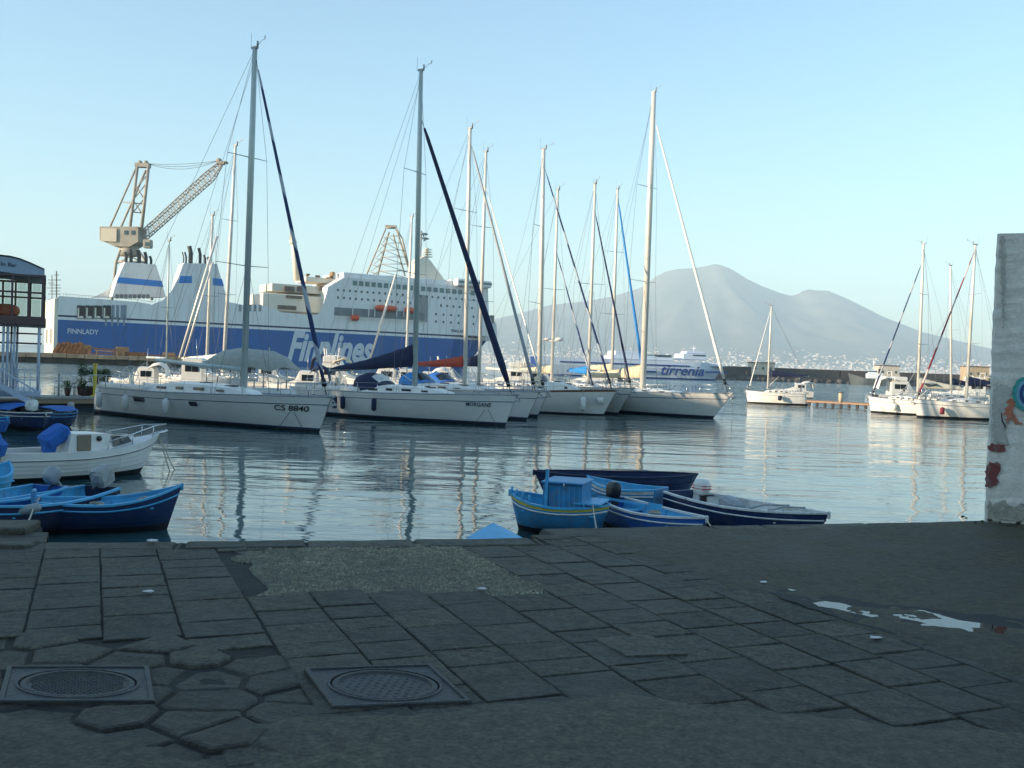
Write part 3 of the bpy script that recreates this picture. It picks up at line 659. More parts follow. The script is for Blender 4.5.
# ================================================================== big ferry
shipw = mat('ship_white', (.78, .78, .76), .5, var=.05, scale=.05, dirt=(.36, .33, .28), dirt_amt=.35, dirt_scale=.5, stretch=(1, 1, .12))
shipb = mat('ship_blue', (.02, .115, .36), .5, var=.10, scale=.06, dirt=(.05, .09, .18), dirt_amt=.5, dirt_scale=.45, stretch=(1, 1, .15))
shipn = mat('ship_navy', (.01, .02, .08), .5, var=.1)
shipl = mat('ship_lightblue', (.03, .22, .62), .5, var=.05)
shipc = mat('ship_cream', (.74, .68, .56), .5, var=.06, scale=.3)
shipg = mat('ship_grey', (.20, .20, .19), .7, var=.2, scale=.4)
shipo = mat('ship_deckrust', (.30, .19, .10), .8, var=.4, scale=.5)
stern = Vector((-158.6, 348.0, 0)); bow = Vector((-4.0, 442.0, 0))
SDIR = (bow - stern).normalized(); SNRM = Vector((SDIR.y, -SDIR.x, 0)); SL = (bow - stern).length
root = empty('ferry_ship', stern, math.atan2(SDIR.y, SDIR.x), 'huge blue and white ferry lettered Finnlines moored behind the yachts', 'ferry')
def sp(px, py, w=0.0):
    """photo pixel -> (u along the ship, z) on the upright plane w metres behind its near side"""
    d = ray(px, py); pt = stern - SNRM * w; t_ = (pt - EYE).dot(SNRM) / d.dot(SNRM); q = EYE + d * t_
    return (q - stern).dot(SDIR), q.z
def plate(b, pts, w0, w1, mi=0, mi_side=None):      # px outline extruded from w0 to w1 behind the near side
    pl = []
    for p in pts:
        u, z = sp(p[0], p[1], w0); pl.append((u, w0, z))
    b.prism(pl, (0, w1 - w0, 0), mi, mi_side)
def plate_uz(b, pts, w0, w1, mi=0, mi_side=None): b.prism([(u, w0, z) for u, z in pts], (0, w1 - w0, 0), mi, mi_side)
# local frame: x along, y = +w is away from the camera (SNRM is -y)
BEAM = 27.0
zs = 15.0
# hull: lofted with a fine bow and flared, blue below the stripe and white above
secs = []; UH = sp(503, 338)[0]
def halfw(t):                    # plan taper near the bow
    return 1 if t < .86 else max(.04, 1 - ((t - .86) / .14) ** 1.7)
zrow = [-.5, 1.0, zs - 1.2, zs - 1.19, zs - .2, zs - .19, zs + .45, zs + .46, zs + .95]
rowm = [1, 1, 1, 0, 0, 2, 2, 0]
NS = 60
for i in range(NS + 1):
    t_ = i / NS; u = UH * t_; hw = halfw(t_) * BEAM / 2; yc = BEAM / 2; row = []
    for z in zrow:
        q = max(0, min(1, z / zs)); fl = 1 - (1 - q) * (.45 if t_ > .86 else .06) * min(1, max(0, (t_ - .5) * 2))
        uu = u - (1 - q) * 13 * max(0, (t_ - .9) / .1)
        row.append((uu, yc - hw * fl, z))
    for z in reversed(zrow):
        q = max(0, min(1, z / zs)); fl = 1 - (1 - q) * (.45 if t_ > .86 else .06) * min(1, max(0, (t_ - .5) * 2))
        uu = u - (1 - q) * 13 * max(0, (t_ - .9) / .1)
        row.append((uu, yc + hw * fl, z))
    secs.append(row)
b = MB(); b.loft(secs, closed=True, mi=rowm + [0] + rowm[::-1] + [1], smooth=False, cap0=True, cap1=True)
b.build('hull', [shipw, shipb, shipn], root)
# white upper side following the photographed outline
b = MB()
zt = zs + .95
ob = lambda px: None
side = [(57, 297), (60, 296), (100, 299), (138, 302), (150, 304), (151, 305), (163, 300), (172, 290), (178, 278), (183, 264), (217, 265), (221, 280), (226, 294), (229, 302), (243, 305), (258, 304), (270, 308), (281, 312), (300, 314), (312, 315), (319, 314), (323, 307), (326, 297), (328, 287)]
pts = [sp(*p) for p in side]; uend = pts[-1][0]
plate_uz(b, [(p[0], p[1]) for p in pts] + [(uend, zt), (0, zt)], 0, .6)
plate_uz(b, [(p[0], p[1]) for p in pts if p[0] < sp(151, 305)[0]] + [(sp(151, 305)[0], zt), (0, zt)], BEAM - .6, BEAM)
b.build('side_plating', shipw, root)
b = MB(); u0, u1 = sp(58, 297)[0], sp(320, 314)[0]
b.box(((u0 + u1) / 2, BEAM / 2, zt + 1.0), (u1 - u0, BEAM - 1.4, .6)); b.build('weather_deck', shipg, root)
# stern face (sunlit), with a ramp opening
b = MB(); b.box((-.6, BEAM / 2, 10.5), (1.2, BEAM, 21.0), mi=0); b.box((-1.25, BEAM / 2 + 6, 8), (.12, 3.4, 5), mi=1); b.box((-1.25, BEAM / 2 - 6, 8), (.12, 3.4, 5), mi=1)
b.build('stern_face', [shipc, shipg], root)
# four vent recesses near the stern and grilles
for x in (81, 89.5, 98, 107):
    u, z = sp(x, 312); b = MB(); b.box((u, -.12, z), (2.6, .3, 4.6), mi=0); b.box((u - .9, -.32, z - .4), (.5, .3, 3.6), mi=1); b.blob((u + .1, -.5, z - 1.9), (1.6, .6, 1.0), 8, 5, mi=1)
    b.build('mooring_opening', [M['black'], shipc], root)
b = MB()
for x in (104, 108.5, 113, 117.5, 122, 125): u, z = sp(x, 314); b.box((u, -.05, z + .6), (1.0, .1, 5.2))
for x in (106, 112, 118, 124): u, z = sp(x, 321); b.box((u, -.05, z), (.7, .1, 3.4))
b.build('grille', mat('ship_grille', (.22, .27, .33), .6), root)
b = MB()
for x in (240, 245, 250, 255, 260): u, z = sp(x, 308); b.box((u, -.05, z), (1.0, .1, 2.6))
b.build('grille', M['plastic_grey'], root)
# funnels
def funnel(pts, w0, w1, bandpts, lab):
    b = MB(); plate(b, pts, w0, w1, 0); f = b.build('funnel', shipw, root)
    b = MB(); plate(b, bandpts, w0 - .12, w1 + .12, 0); b.build('blue_band', shipl, f)
    return f
f1 = funnel([(184, 263), (217, 264), (228, 302), (176, 302), (178, 280)], -.1, 8, [(180.5, 276), (192, 276), (192, 283), (178.3, 283)], '')
b = MB(); plate(b, [(213, 278), (222, 279), (224, 286), (213, 285)], -.25, 8.15); b.build('blue_band', shipl, f1)
f2 = funnel([(125, 262), (156, 264.5), (166, 297), (112, 297), (117, 280)], BEAM - 8, BEAM, [(118.5, 277), (162, 281), (163.5, 287), (117, 283)], '')
b = MB(); plate(b, [(112, 298), (117, 280), (124, 264), (119, 276), (108, 290), (96, 296), (90, 298)], BEAM - .5, BEAM); b.build('side_plating', shipw, root)
b = MB()
for k in range(8): 
    x = 117 + k * 4.4; u, z = sp(x, 297, BEAM - 8); b.box((u, BEAM - 8.2, z + .2), (1.2, .3, 1.6))
b.build('vent_row', shipg, root)
for (x, y0, y1, w, r_) in ((190.5, 264, 246, 4, 1.3), (200, 264, 248, 4, .9), (186, 264, 252, 4, .5), (183.5, 264, 252, 4, .35), (205, 264, 255, 5, .7), (209, 265, 257, 4, .8), (126, 263, 252, BEAM - 4, .9), (131, 263, 249, BEAM - 4, 1.0), (139, 264, 250, BEAM - 4, 1.2), (146, 264, 252, BEAM - 4, 1.0), (151, 265, 256, BEAM - 4, .8)):
    a, z0 = sp(x, y0, w); c, z1 = sp(x - 1.2, y1, w); b = MB(); b.tube([(a, w, z0 - 1), (a, w, z0 + (z1 - z0) * .6), (c, w, z1)], r_ * .62, 8); b.build('exhaust_pipe', mat('soot', (.05, .05, .045), .8) if 'soot' not in M else M['soot'], root)
# accommodation block: side wall, decks with windows, bridge
us0, us1 = sp(328, 287)[0], sp(489, 291)[0]
ztop0 = sp(328, 287)[1]; zroof = sp(400, 284)[1]
b = MB(); ysl = 0.0
prof = [sp(328, 287), sp(345, 277), sp(380, 280), sp(420, 283), sp(460, 286), sp(488, 288), sp(489, 315), sp(492, 322), sp(494, 334)]
pl = [(u, z) for u, z in prof] + [(us1 + 2, zt - .3), (us0, zt - .3)]
plate_uz(b, pl, 0.05, BEAM - .05); b.build('accommodation_block', shipw, root)
# foredeck bulwark step
b = MB(); pl = [sp(488, 315), sp(495, 316), sp(503, 323), sp(504, 332), sp(503.5, 341), sp(484, 340)]; plate_uz(b, pl, 6, BEAM - 6); b.build('forecastle', shipw, root)
b = MB(); pl = [sp(492, 315), sp(500, 315), sp(500, 323), sp(493, 323)]; plate_uz(b, pl, 5, 11); b.build('winch_house', shipg, root)
wnd = mat('ship_window', (.05, .09, .10), .15, var=.1); wtl = mat('ship_window_green', (.10, .19, .20), .15, var=.1)
# window rows: (x0, x1, y at x0, y at x1, step px, w m, h m)
def wrow(x0, x1, y0, y1, step, w_, h_, m_, nm='window'):
    x = x0
    while x <= x1:
        y = y0 + (y1 - y0) * (x - x0) / max(1, (x1 - x0)); u, z = sp(x, y); b = MB(); b.box((u, -.02, z), (w_, .16, h_)); b.build(nm, m_, root); x += step
wrow(355, 484, 283, 294, 6.2, 1.9, 1.9, wtl)
wrow(338, 480, 290, 300.5, 5.9, .75, .9, wnd)
wrow(338, 410, 297.5, 303, 6.0, .75, .9, wnd)
wrow(441, 478, 305.5, 308.5, 6.2, .75, .9, wnd)
wrow(436, 478, 314, 317, 7.5, .75, .9, wnd)
wrow(436, 480, 321.5, 324.5, 7.5, .75, .9, wnd)
# lifeboat recess with boats
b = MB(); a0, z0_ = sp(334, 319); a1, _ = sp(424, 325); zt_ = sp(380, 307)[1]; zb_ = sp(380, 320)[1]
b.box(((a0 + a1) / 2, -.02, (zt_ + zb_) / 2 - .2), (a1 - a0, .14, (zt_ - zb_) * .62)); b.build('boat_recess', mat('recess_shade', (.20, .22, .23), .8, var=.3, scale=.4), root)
b = MB(); a0, _ = sp(418, 300); a1, _ = sp(428, 300); b.box(((a0 + a1) / 2, -.02, (sp(423, 295)[1] + sp(423, 322)[1]) / 2), (a1 - a0, .12, sp(423, 295)[1] - sp(423, 322)[1])); b.build('grey_panel', M['plastic_grey'], root)
for x0, x1, y in ((374, 396, 307.5), (403, 415, 310), (350, 358, 317.5)):
    a0, z = sp(x0, y); a1, _ = sp(x1, y); b = MB(); L_ = a1 - a0; b.loft([[(a0 + L_ * t_, -1.2 + 1.1 * s_ * w_, z + hz_ * w_) for s_, hz_ in ((-1, .2), (-.7, .9), (0, 1.15), (.7, .9), (1, .2), (.8, -.8), (0, -1.2), (-.8, -.8))] for t_, w_ in ((0, .3), (.08, .8), (.2, 1), (.8, 1), (.92, .8), (1, .3))], closed=True, cap0=True, cap1=True)
    b.build('lifeboat', M['orange'], root)
for x in (352, 368, 374, 396, 403): u, z = sp(x, 306); b = MB(); b.bar((u, -1.0, z + 1.0), (u, -1.0, z - 4.4), .3); b.build('davit', shipw, root)
b = MB(); u0, u1 = sp(334, 320)[0], sp(424, 325)[0]
for k in range(3): b.bar((u0, -.5, zb_ - .3 + .5 * k), (u1, -.5, zb_ - .3 + .5 * k), .09)
b.build('railing', shipc, root)
# bridge with wings, roof deck gear
b = MB(); u0, u1 = sp(455, 281)[0], sp(489, 282)[0]; zb = sp(470, 287)[1]; zt2 = sp(470, 280)[1]
b.box(((u0 + u1) / 2, BEAM / 2, (zb + zt2) / 2), (u1 - u0, BEAM + 5, zt2 - zb), b=.4); br = b.build('bridge', shipw, root)
b = MB(); b.box(((u0 + u1) / 2 + .3, BEAM / 2, (zb + zt2) / 2 + .2), (u1 - u0 - .5, BEAM + 5.3, .9)); b.build('bridge_window_band', wtl, br)
b = MB(); u0, u1 = sp(345, 278)[0], sp(455, 283)[0]; z = sp(400, 281)[1]
b.box(((u0 + u1) / 2, BEAM / 2, z + .8), (u1 - u0, BEAM - 4, 2.2), b=.3); b.build('top_deckhouse', shipw, root)
# forward mast house
b = MB(); c0, zc = sp(440, 281, 12); prof = [(414, 281), (416, 262), (421, 258), (425, 256), (430, 260), (444, 279), (446, 283)]
plate(b, prof, 10, 17); b.build('mast_house', shipc, root)
b = MB(); pm_, z0 = sp(427, 258, 13); _, z1 = sp(427, 250, 13)
for k in range(4): b.box((pm_ + .0, 13, z0 + (z1 - z0) * (k + .5) / 4 * 1.2), (4 - k * .4, 3, .35))
b.bar((pm_, 13, z0 - 1), (pm_, 13, z1 + 1), .8); b.build('radar_mast', shipc, root)
for x, y in ((424, 234), (425, 238.5)):
    u, z = sp(x, y, 13); b = MB(); b.tube([(u - .2, 13, z - 1.2), (u - .2, 13, z)], .35, 6); b.blob((u, 13, z), (4.2, 1.6, 1.1), 10, 6); b.build('radar_scanner', M['plastic_grey'], root)
b = MB(); u, z = sp(421, 240, 13); _, zz_ = sp(421, 262, 13); b.bar((u, 13, zz_), (u, 13, z + 4), .5); b.build('radar_post', M['plastic_grey'], root)
# aft accommodation steps, lit from the left
def step(x0, x1, y0, y1, w0, w1, m_=None):
    b = MB(); a0, zt_ = sp(x0, y0, w0); a1, _ = sp(x1, y0, w0); _, zb_ = sp((x0 + x1) / 2, y1, w0)
    b.box(((a0 + a1) / 2, (w0 + w1) / 2, (zt_ + zb_) / 2), (a1 - a0, w1 - w0, zt_ - zb_), b=.2); return b.build('aft_deckhouse', m_ or shipc, root)
step(263, 332, 293, 312, 7, BEAM - 1); step(272, 334, 283, 293, 8, BEAM - 3); step(306, 345, 276.5, 283, 9, BEAM - 5)
for x0, x1, y0, y1 in ((284, 294, 286, 292), (297, 306, 286, 292), (286, 302, 295, 299), (278, 296, 305, 310), (319, 326, 286, 291)):
    a0, zt_ = sp(x0, y0, 6.9); a1, zb_ = sp(x1, y1, 6.9); b = MB(); b.box(((a0 + a1) / 2, 6.8, (zt_ + zb_) / 2), (a1 - a0, .5, abs(zt_ - zb_))); b.build('deck_opening', mat('ship_opening', (.16, .12, .09), .8, var=.4, scale=.6), root)
rr = random.Random(5)
for k in range(18):
    x = rr.uniform(306, 350); u, z = sp(x, rr.uniform(274, 280), 9); b = MB(); b.box((u, rr.uniform(7, 14), z), (rr.uniform(.8, 2.4), 1.2, rr.uniform(.5, 1.6))); b.build('deck_gear', shipo, root)
b = MB(); u, z0 = sp(300, 281, 14); u2, z1 = sp(292, 234, 14); b.tube([(u - 1, 14, z0), (u2, 14, z1)], [1.6, .8], 8); b.build('aft_mast', shipc, root)
b = MB(); uu, zz_ = sp(293, 242, 14); b.tube([(uu, 14, zz_ - 1), (uu, 14, zz_), (uu, 14, zz_ + 1)], [1.2, 1.7, 1.2], 8); b.bar((uu - 1.4, 14, zz_), (uu - 1.4, 14, zz_ + 4), .25); b.build('mast_platform', shipc, root)
b = MB()
for i in range(30): u = sp(60, 296)[0] + i * (sp(150, 303)[0] - sp(60, 296)[0]) / 29; z = lerp([(p[0], p[1]) for p in pts], u); b.bar((u, .3, z - .2), (u, .3, z + .9), .14); zl = lerp([(p[0], p[1]) for p in pts], u + 1.3); b.bar((u, .3, z + .85), (u + 1.3 * 1.6, .3, zl + .85), .12)
b.build('deck_railing', shipc, root)
# lettering
T3 = lambda yy: (lambda u, v: Vector((u, yy, v)))
u0, z1 = sp(288, 330); u1, _ = sp(374, 336); z0 = sp(330, 362.5)[1]; z1 = sp(330, 333)[1]
text_obj('hull_lettering', 'Finnlines', mat('letter_white', (.60, .64, .68), .5), root, (u0, z0, u1, z1), T3(-.06), shear=.35, bold=.035)
u0, z0 = sp(67.5, 333.5); u1, z1 = sp(98.5, 330.5); zz1 = sp(83, 329)[1]; zz0 = sp(83, 334)[1]
text_obj('stern_lettering', 'FINNLADY', M['ship_lettering'] if 'ship_lettering' in M else mat('letter_pale', (.66, .68, .70), .5), root, (u0, zz0, u1, zz1), T3(-.06), bold=.012)
u0, _ = sp(451, 330.5); u1, _ = sp(466, 331.5); zz1 = sp(458, 329.5)[1]; zz0 = sp(458, 332.5)[1]
text_obj('bow_lettering', 'FINNLADY', shipn, root, (u0, zz0, u1, zz1), T3(-.06), bold=.012)

# ================================================================== second ferry behind the yachts
fa = atd(540, 377, 400); fb = atd(731, 381, 420); fa.z = fb.z = 0
FD = (fb - fa).normalized(); FN = Vector((FD.y, -FD.x, 0))
root = empty('ferry', fa, math.atan2(FD.y, FD.x), 'long white fast ferry with blue lettering beyond the row of yachts', 'ferry')
def fp(px, py, w=0.0):
    d = ray(px, py); pt = fa - FN * w; t_ = (pt - EYE).dot(FN) / d.dot(FN); q = EYE + d * t_; return (q - fa).dot(FD), q.z
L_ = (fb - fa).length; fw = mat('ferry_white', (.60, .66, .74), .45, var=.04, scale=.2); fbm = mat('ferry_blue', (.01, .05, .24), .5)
zt_ = fp(640, 360)[1]; secs = []
for i in range(31):
    t_ = i / 30; hw = 8 * (1 if t_ < .8 else max(.08, 1 - ((t_ - .8) / .2) ** 2.2)); row = []
    zd = zt_ if t_ < .86 else zt_ - (t_ - .86) * 8
    for sg in (-1, 1):
        l = [(-.5, .86), (.5, .9), (.51, .9), (zd * .60, 1), (zd, .97)]
        l = l if sg < 0 else l[::-1]
        for z, k in l: row.append((L_ * t_ - (1 - max(z, 0) / zt_) * 4 * max(0, t_ - .8) / .2, 8 + sg * hw * k, z))
    secs.append(row)
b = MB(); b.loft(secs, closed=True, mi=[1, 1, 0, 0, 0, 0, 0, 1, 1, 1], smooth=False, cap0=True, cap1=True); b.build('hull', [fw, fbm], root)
def fband(x0, x1, y, h, nm='blue_stripe'):
    a0, z = fp(x0, y); a1, _ = fp(x1, y); b = MB(); b.box(((a0 + a1) / 2, .0, z), (a1 - a0, .5, h)); b.build(nm, fbm, root)
fband(706, 727, 372, .7); fband(570, 656, 368.8, .7); fband(560, 690, 361.5, .5)
b = MB()
for k in range(7):
    pass
u0, _ = fp(661, 370); u1, _ = fp(704, 372); z1 = fp(682, 366)[1]; z0 = fp(682, 375.5)[1]
text_obj('hull_lettering', 'tirrenia', fbm, root, (u0, z0, u1, z1), T3(-.3), shear=.3, bold=.02)
def fblock(x0, x1, y0, y1, w0, w1, nm, m_=fw, bb=.3):
    a0, z1 = fp(x0, y0, w0); a1, _ = fp(x1, y0, w0); _, z0 = fp((x0 + x1) / 2, y1, w0); b = MB(); b.box(((a0 + a1) / 2, (w0 + w1) / 2, (z0 + z1) / 2), (a1 - a0, w1 - w0, z1 - z0), b=bb, taper=.96); return b.build(nm, m_, root)
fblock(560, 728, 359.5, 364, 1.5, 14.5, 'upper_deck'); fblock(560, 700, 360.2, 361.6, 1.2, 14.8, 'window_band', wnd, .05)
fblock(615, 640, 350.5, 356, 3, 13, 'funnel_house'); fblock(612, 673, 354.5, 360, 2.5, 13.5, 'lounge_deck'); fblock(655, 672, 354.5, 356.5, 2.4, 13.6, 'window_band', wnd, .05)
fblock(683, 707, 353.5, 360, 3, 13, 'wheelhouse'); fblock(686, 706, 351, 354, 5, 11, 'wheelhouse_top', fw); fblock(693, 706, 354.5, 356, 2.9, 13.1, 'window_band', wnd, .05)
b = MB(); u, z0 = fp(694, 351, 8); _, z1 = fp(694, 345, 8); b.bar((u, 8, z0 - .3), (u, 8, z1), .35); b.bar((u, 6, z0 + 1.2), (u, 10, z0 + 1.2), .2); b.build('radar_mast', fw, root)
wr = [fp(x, 369.5 + (x - 715) * .03) for x in (712, 717, 722)]

# ================================================================== stone mole with the grey ship
mo = mat('mole_stone', (.10, .09, .085), .9, var=.3, scale=.15)
def wallrun(name, pts, th, z, m_, label, cat):
    b = MB()
    for (a, c) in zip(pts, pts[1:]):
        e = (c - a).normalized(); nn = Vector((-e.y, e.x, 0)); b.prism([a, c, c + nn * th, a + nn * th], (0, 0, z + .5)); 
    o = b.build(name, m_); return tag(o, label, cat)
ml = [Vector((p.x, p.y, -.5)) for p in (atd(727, 380, 480), atd(850, 384, 500), atd(1100, 392, 530))]
root = empty('breakwater', ml[0] * 1, 0, 'long dark stone breakwater below the volcano', 'breakwater')
b = MB()
for a, c in zip(ml, ml[1:]):
    e = (c - a).normalized(); nn = Vector((-e.y, e.x, 0)); b.prism([a - ml[0], c - ml[0], c + nn * 18 - ml[0], a + nn * 18 - ml[0]], (0, 0, 3.5))
    b.prism([a + nn * 9 - ml[0], c + nn * 9 - ml[0], c + nn * 14 - ml[0], a + nn * 14 - ml[0]], (0, 0, 7.2))
b.build('stone_wall', mo, root)
rr = random.Random(11)
b = MB()
for k in range(220):
    x = rr.uniform(727, 1000); q = atd(x, 384, 478 + (x - 727) * .12); s_ = rr.uniform(1, 2.8); b.blob((q.x - ml[0].x, q.y - ml[0].y, rr.uniform(-.2, .9) + .5), (s_ * 1.5, s_, s_), 6, 4, jit=.25, rr=rr)
o = b.build('boulders', mo, root); o['kind'] = 'stuff'
mb_ = [('port_shed', 752, 775, 363, 371, (.62, .55, .45), 'cream flat shed on the breakwater left of the small sloop'), ('port_shed', 733, 748, 371, 377, (.35, .20, .13), 'rusty brown shed at the left end of the breakwater'),
       ('port_shed', 880, 900, 366, 373, (.5, .46, .4), 'pale shed on the breakwater behind the right yachts'), ('port_shed', 968, 990, 367, 378, (.42, .33, .22), 'brownish ochre building beyond the mast next to the wall')]
for nm, x0, x1, y0, y1, c_, lab in mb_:
    a = atd(x0, y1, 492); c = atd(x1, y1, 492); t1 = atd((x0 + x1) / 2, y0, 492).z; ro = empty(nm, ((a.x + c.x) / 2, 497, 3), 0, lab, 'shed', 'sheds on the breakwater'); w_ = c.x - a.x
    m_ = mat('shed_wall', c_, .8, var=.15, scale=.5)
    b = MB(); b.box((0, 0, (t1 - 3) / 2), (w_, 8, t1 - 3)); b.build('wall', m_, ro); b = MB(); b.box((0, 0, t1 - 3 + .2), (w_ + .8, 8.8, .4)); b.build('roof', mo, ro)
    for k in range(max(2, int(w_ / 3))): b = MB(); b.box((-w_ / 2 + (k + .5) * w_ / max(2, int(w_ / 3)), -4.02, (t1 - 3) * .55), (1.0, .15, 1.3)); b.build('window', wnd, ro)
# small grey coast ship
g0 = atd(851, 385, 455); g1 = atd(886, 386.5, 452); g0.z = g1.z = 0; gd = (g1 - g0); GL = gd.length * 1.3
root = empty('small_ship', g0, math.atan2(gd.y, gd.x), 'small grey ship with a white bridge by the breakwater', 'ship')
hg = mat('grey_hull', (.07, .09, .10), .5, var=.15, scale=.3); secs = []
for i in range(13):
    t_ = i / 12; hw = 3.2 * min(1, (max(.03, t_) / .28) ** .6) * (1 if t_ < .85 else 1 - (t_ - .85) * 1.6); zd = 3.0 + 2.2 * max(0, 1 - t_ / .35) ** 1.5
    secs.append([(GL * t_ - 1.5 * max(0, 1 - t_ / .2) * q, sg * hw * k, zd * q if q > 0 else -.4) for sg, ql in ((-1, ((0, .8), (.5, .95), (1, 1))), (1, ((1, 1), (.5, .95), (0, .8)))) for q, k in ql])
b = MB(); b.loft(secs, closed=True, cap0=True, cap1=True, smooth=False); b.build('hull', hg, root)
b = MB(); b.box((GL * .5, 0, 4.2), (GL * .34, 5, 2.4), b=.2); b.box((GL * .46, 0, 6.1), (GL * .18, 4, 1.6), b=.2); b.build('deckhouse', fw, root)
b = MB(); b.box((GL * .46, 0, 6.3), (GL * .185, 4.1, .6)); b.build('window_band', wnd, root)
b = MB(); b.tube([(GL * .48, 0, 6.8), (GL * .48, 0, 12.5)], [.25, .1], 6); b.bar((GL * .48, -1.2, 9.5), (GL * .48, 1.2, 9.5), .14); b.build('mast', fw, root)
b = MB(); b.tube([(GL * .62, 0, 5), (GL * .62, 0, 7.6)], [.7, .6], 8); b.build('funnel', M['black'], root)

# ================================================================== cranes
cm = mat('crane_paint', (.36, .33, .27), .7, var=.2, scale=.3, dirt=(.22, .14, .08), dirt_amt=.5, dirt_scale=.4)
cd_ = mat('crane_dark', (.10, .09, .07), .8, var=.2)
CY = 470.0
def lattice(b, a, c, w0, w1, n, r_=.3, rd=.16, side=None):
    """four-chord lattice beam from a to c"""
    a = Vector(a); c = Vector(c); d = (c - a).normalized(); s1 = Vector((0, 1, 0)); s2 = d.cross(s1).normalized(); P_ = []
    for i in range(n + 1):
        t_ = i / n; w = w0 + (w1 - w0) * t_; m_ = a.lerp(c, t_); P_.append([m_ + s1 * w / 2 * x + s2 * w / 2 * y for x, y in ((-1, -1), (1, -1), (1, 1), (-1, 1))])
    for k in range(4): b.tube([q[k] for q in P_], r_, 4, smooth=False)
    for i in range(n):
        for k in range(4):
            j = (k + 1) % 4; b.tube([P_[i][k], P_[i + 1][j]] if i % 2 else [P_[i][j], P_[i + 1][k]], rd, 3, smooth=False); b.tube([P_[i][k], P_[i][j]], rd, 3, smooth=False)
c0 = atd(128, 255, CY); root = empty('harbour_crane', (c0.x, CY, 0), 0, 'tall harbour crane with a raised lattice jib behind the ferry stern', 'crane')
def cp(px, py, dy=0): q = atd(px, py, CY + dy); return Vector((q.x - c0.x, dy, q.z))
b = MB()
for s_ in (-3.5, 3.5):
    b.tube([cp(121, 250, s_), cp(116, 262, s_), cp(112, 300, s_ * 2)], .7, 6); b.tube([cp(138, 250, s_), cp(146, 262, s_), cp(152, 300, s_ * 2)], .7, 6)
    b.tube([cp(116, 262, s_), cp(146, 262, s_)], .5, 5); b.tube([cp(121, 252, s_), cp(146, 264, s_)], .35, 5); b.tube([cp(138, 252, s_), cp(116, 264, s_)], .35, 5)
b.tube([cp(129, 246), cp(129, 256)], [4.2, 5.0], 14); b.build('pedestal', cm, root)
b = MB()
hp = [cp(104, 228), cp(142, 228), cp(142, 243), cp(133, 248), cp(118, 247.5), cp(104, 241)]
b.prism([p + Vector((0, -5, 0)) for p in hp], (0, 11, 0)); mh_ = b.build('machine_house', cm, root)
q = cp(142, 240, 0); 
b = MB(); u = cp(109.5, 235, -5); b.box(cp(109, 235, -5.2), (7.2, .8, 6.0)); b.build('counterweight', mat('crane_paint_lit', (.58, .52, .40), .7, var=.15), root)  # paler copy of the crane paint, sunlit side face put into the colour
for x in (126, 133): b = MB(); b.box(cp(x, 232.5, -5.1), (1.6, .3, 1.9)); b.build('window', wnd, mh_)
b = MB(); b.box(cp(148, 244, -3), (3.4, 3.4, 4), b=.3); cab = b.build('cab', cm, root)
b = MB(); b.box(cp(149, 244.5, -3.6), (2.8, 2.6, 1.8)); b.build('window', wnd, cab)
b = MB()
for s_ in (-3, 3):
    b.tube([cp(110, 227, s_), cp(136.5, 167, s_ * .4)], .45, 5); b.tube([cp(121, 227, s_), cp(146, 170, s_ * .4)], .5, 5); b.tube([cp(130, 228, s_), cp(137.5, 166, s_ * .4)], .7, 5); b.tube([cp(141.5, 229, s_), cp(148.5, 166, s_ * .4)], .8, 5)
    for (x0, y0, x1, y1) in ((131, 215, 143, 200), (133, 200, 145, 185), (134.5, 190, 147, 175), (143, 215, 133, 200), (145, 200, 135, 185), (123, 202, 144, 204), (132, 212, 143.5, 213)): b.tube([cp(x0, y0, s_ * .7), cp(x1, y1, s_ * .6)], .28, 4)
b.box(cp(143, 165.5), (6.4, 3.6, 1.8)); b.tube([cp(140, 163, -1), cp(140, 163, 1)], 1.2, 10); b.tube([cp(146, 163, -1), cp(146, 163, 1)], 1.2, 10); b.build('a_frame', cm, root)
b = MB(); a, c = cp(143.5, 236), cp(210, 176); lattice(b, a, c, 3.6, 4.2, 26, .26, .13); lattice(b, c, cp(221, 163.5), 4.2, 1.8, 5, .26, .13)
b.tube([cp(219, 161, -.8), cp(219, 161, .8)], 1.4, 10); b.tube([cp(224, 161.5), cp(228, 163.5)], .6, 5); b.box(cp(221, 163), (3.4, 2.4, 1.4)); b.build('jib', cm, root)
for k, (sg, off) in enumerate(((2, 0), (4.5, .6), (7, -.6))):
    p_ = []
    for i in range(11): t_ = i / 10; q = cp(147, 163.5, off).lerp(cp(219, 160.5, off), t_); q.z -= sg * 4 * t_ * (1 - t_) * .47; p_.append(q)
    b = MB(); b.tube(p_, .09, 4, cap=False); b.build('cable', cd_, root)
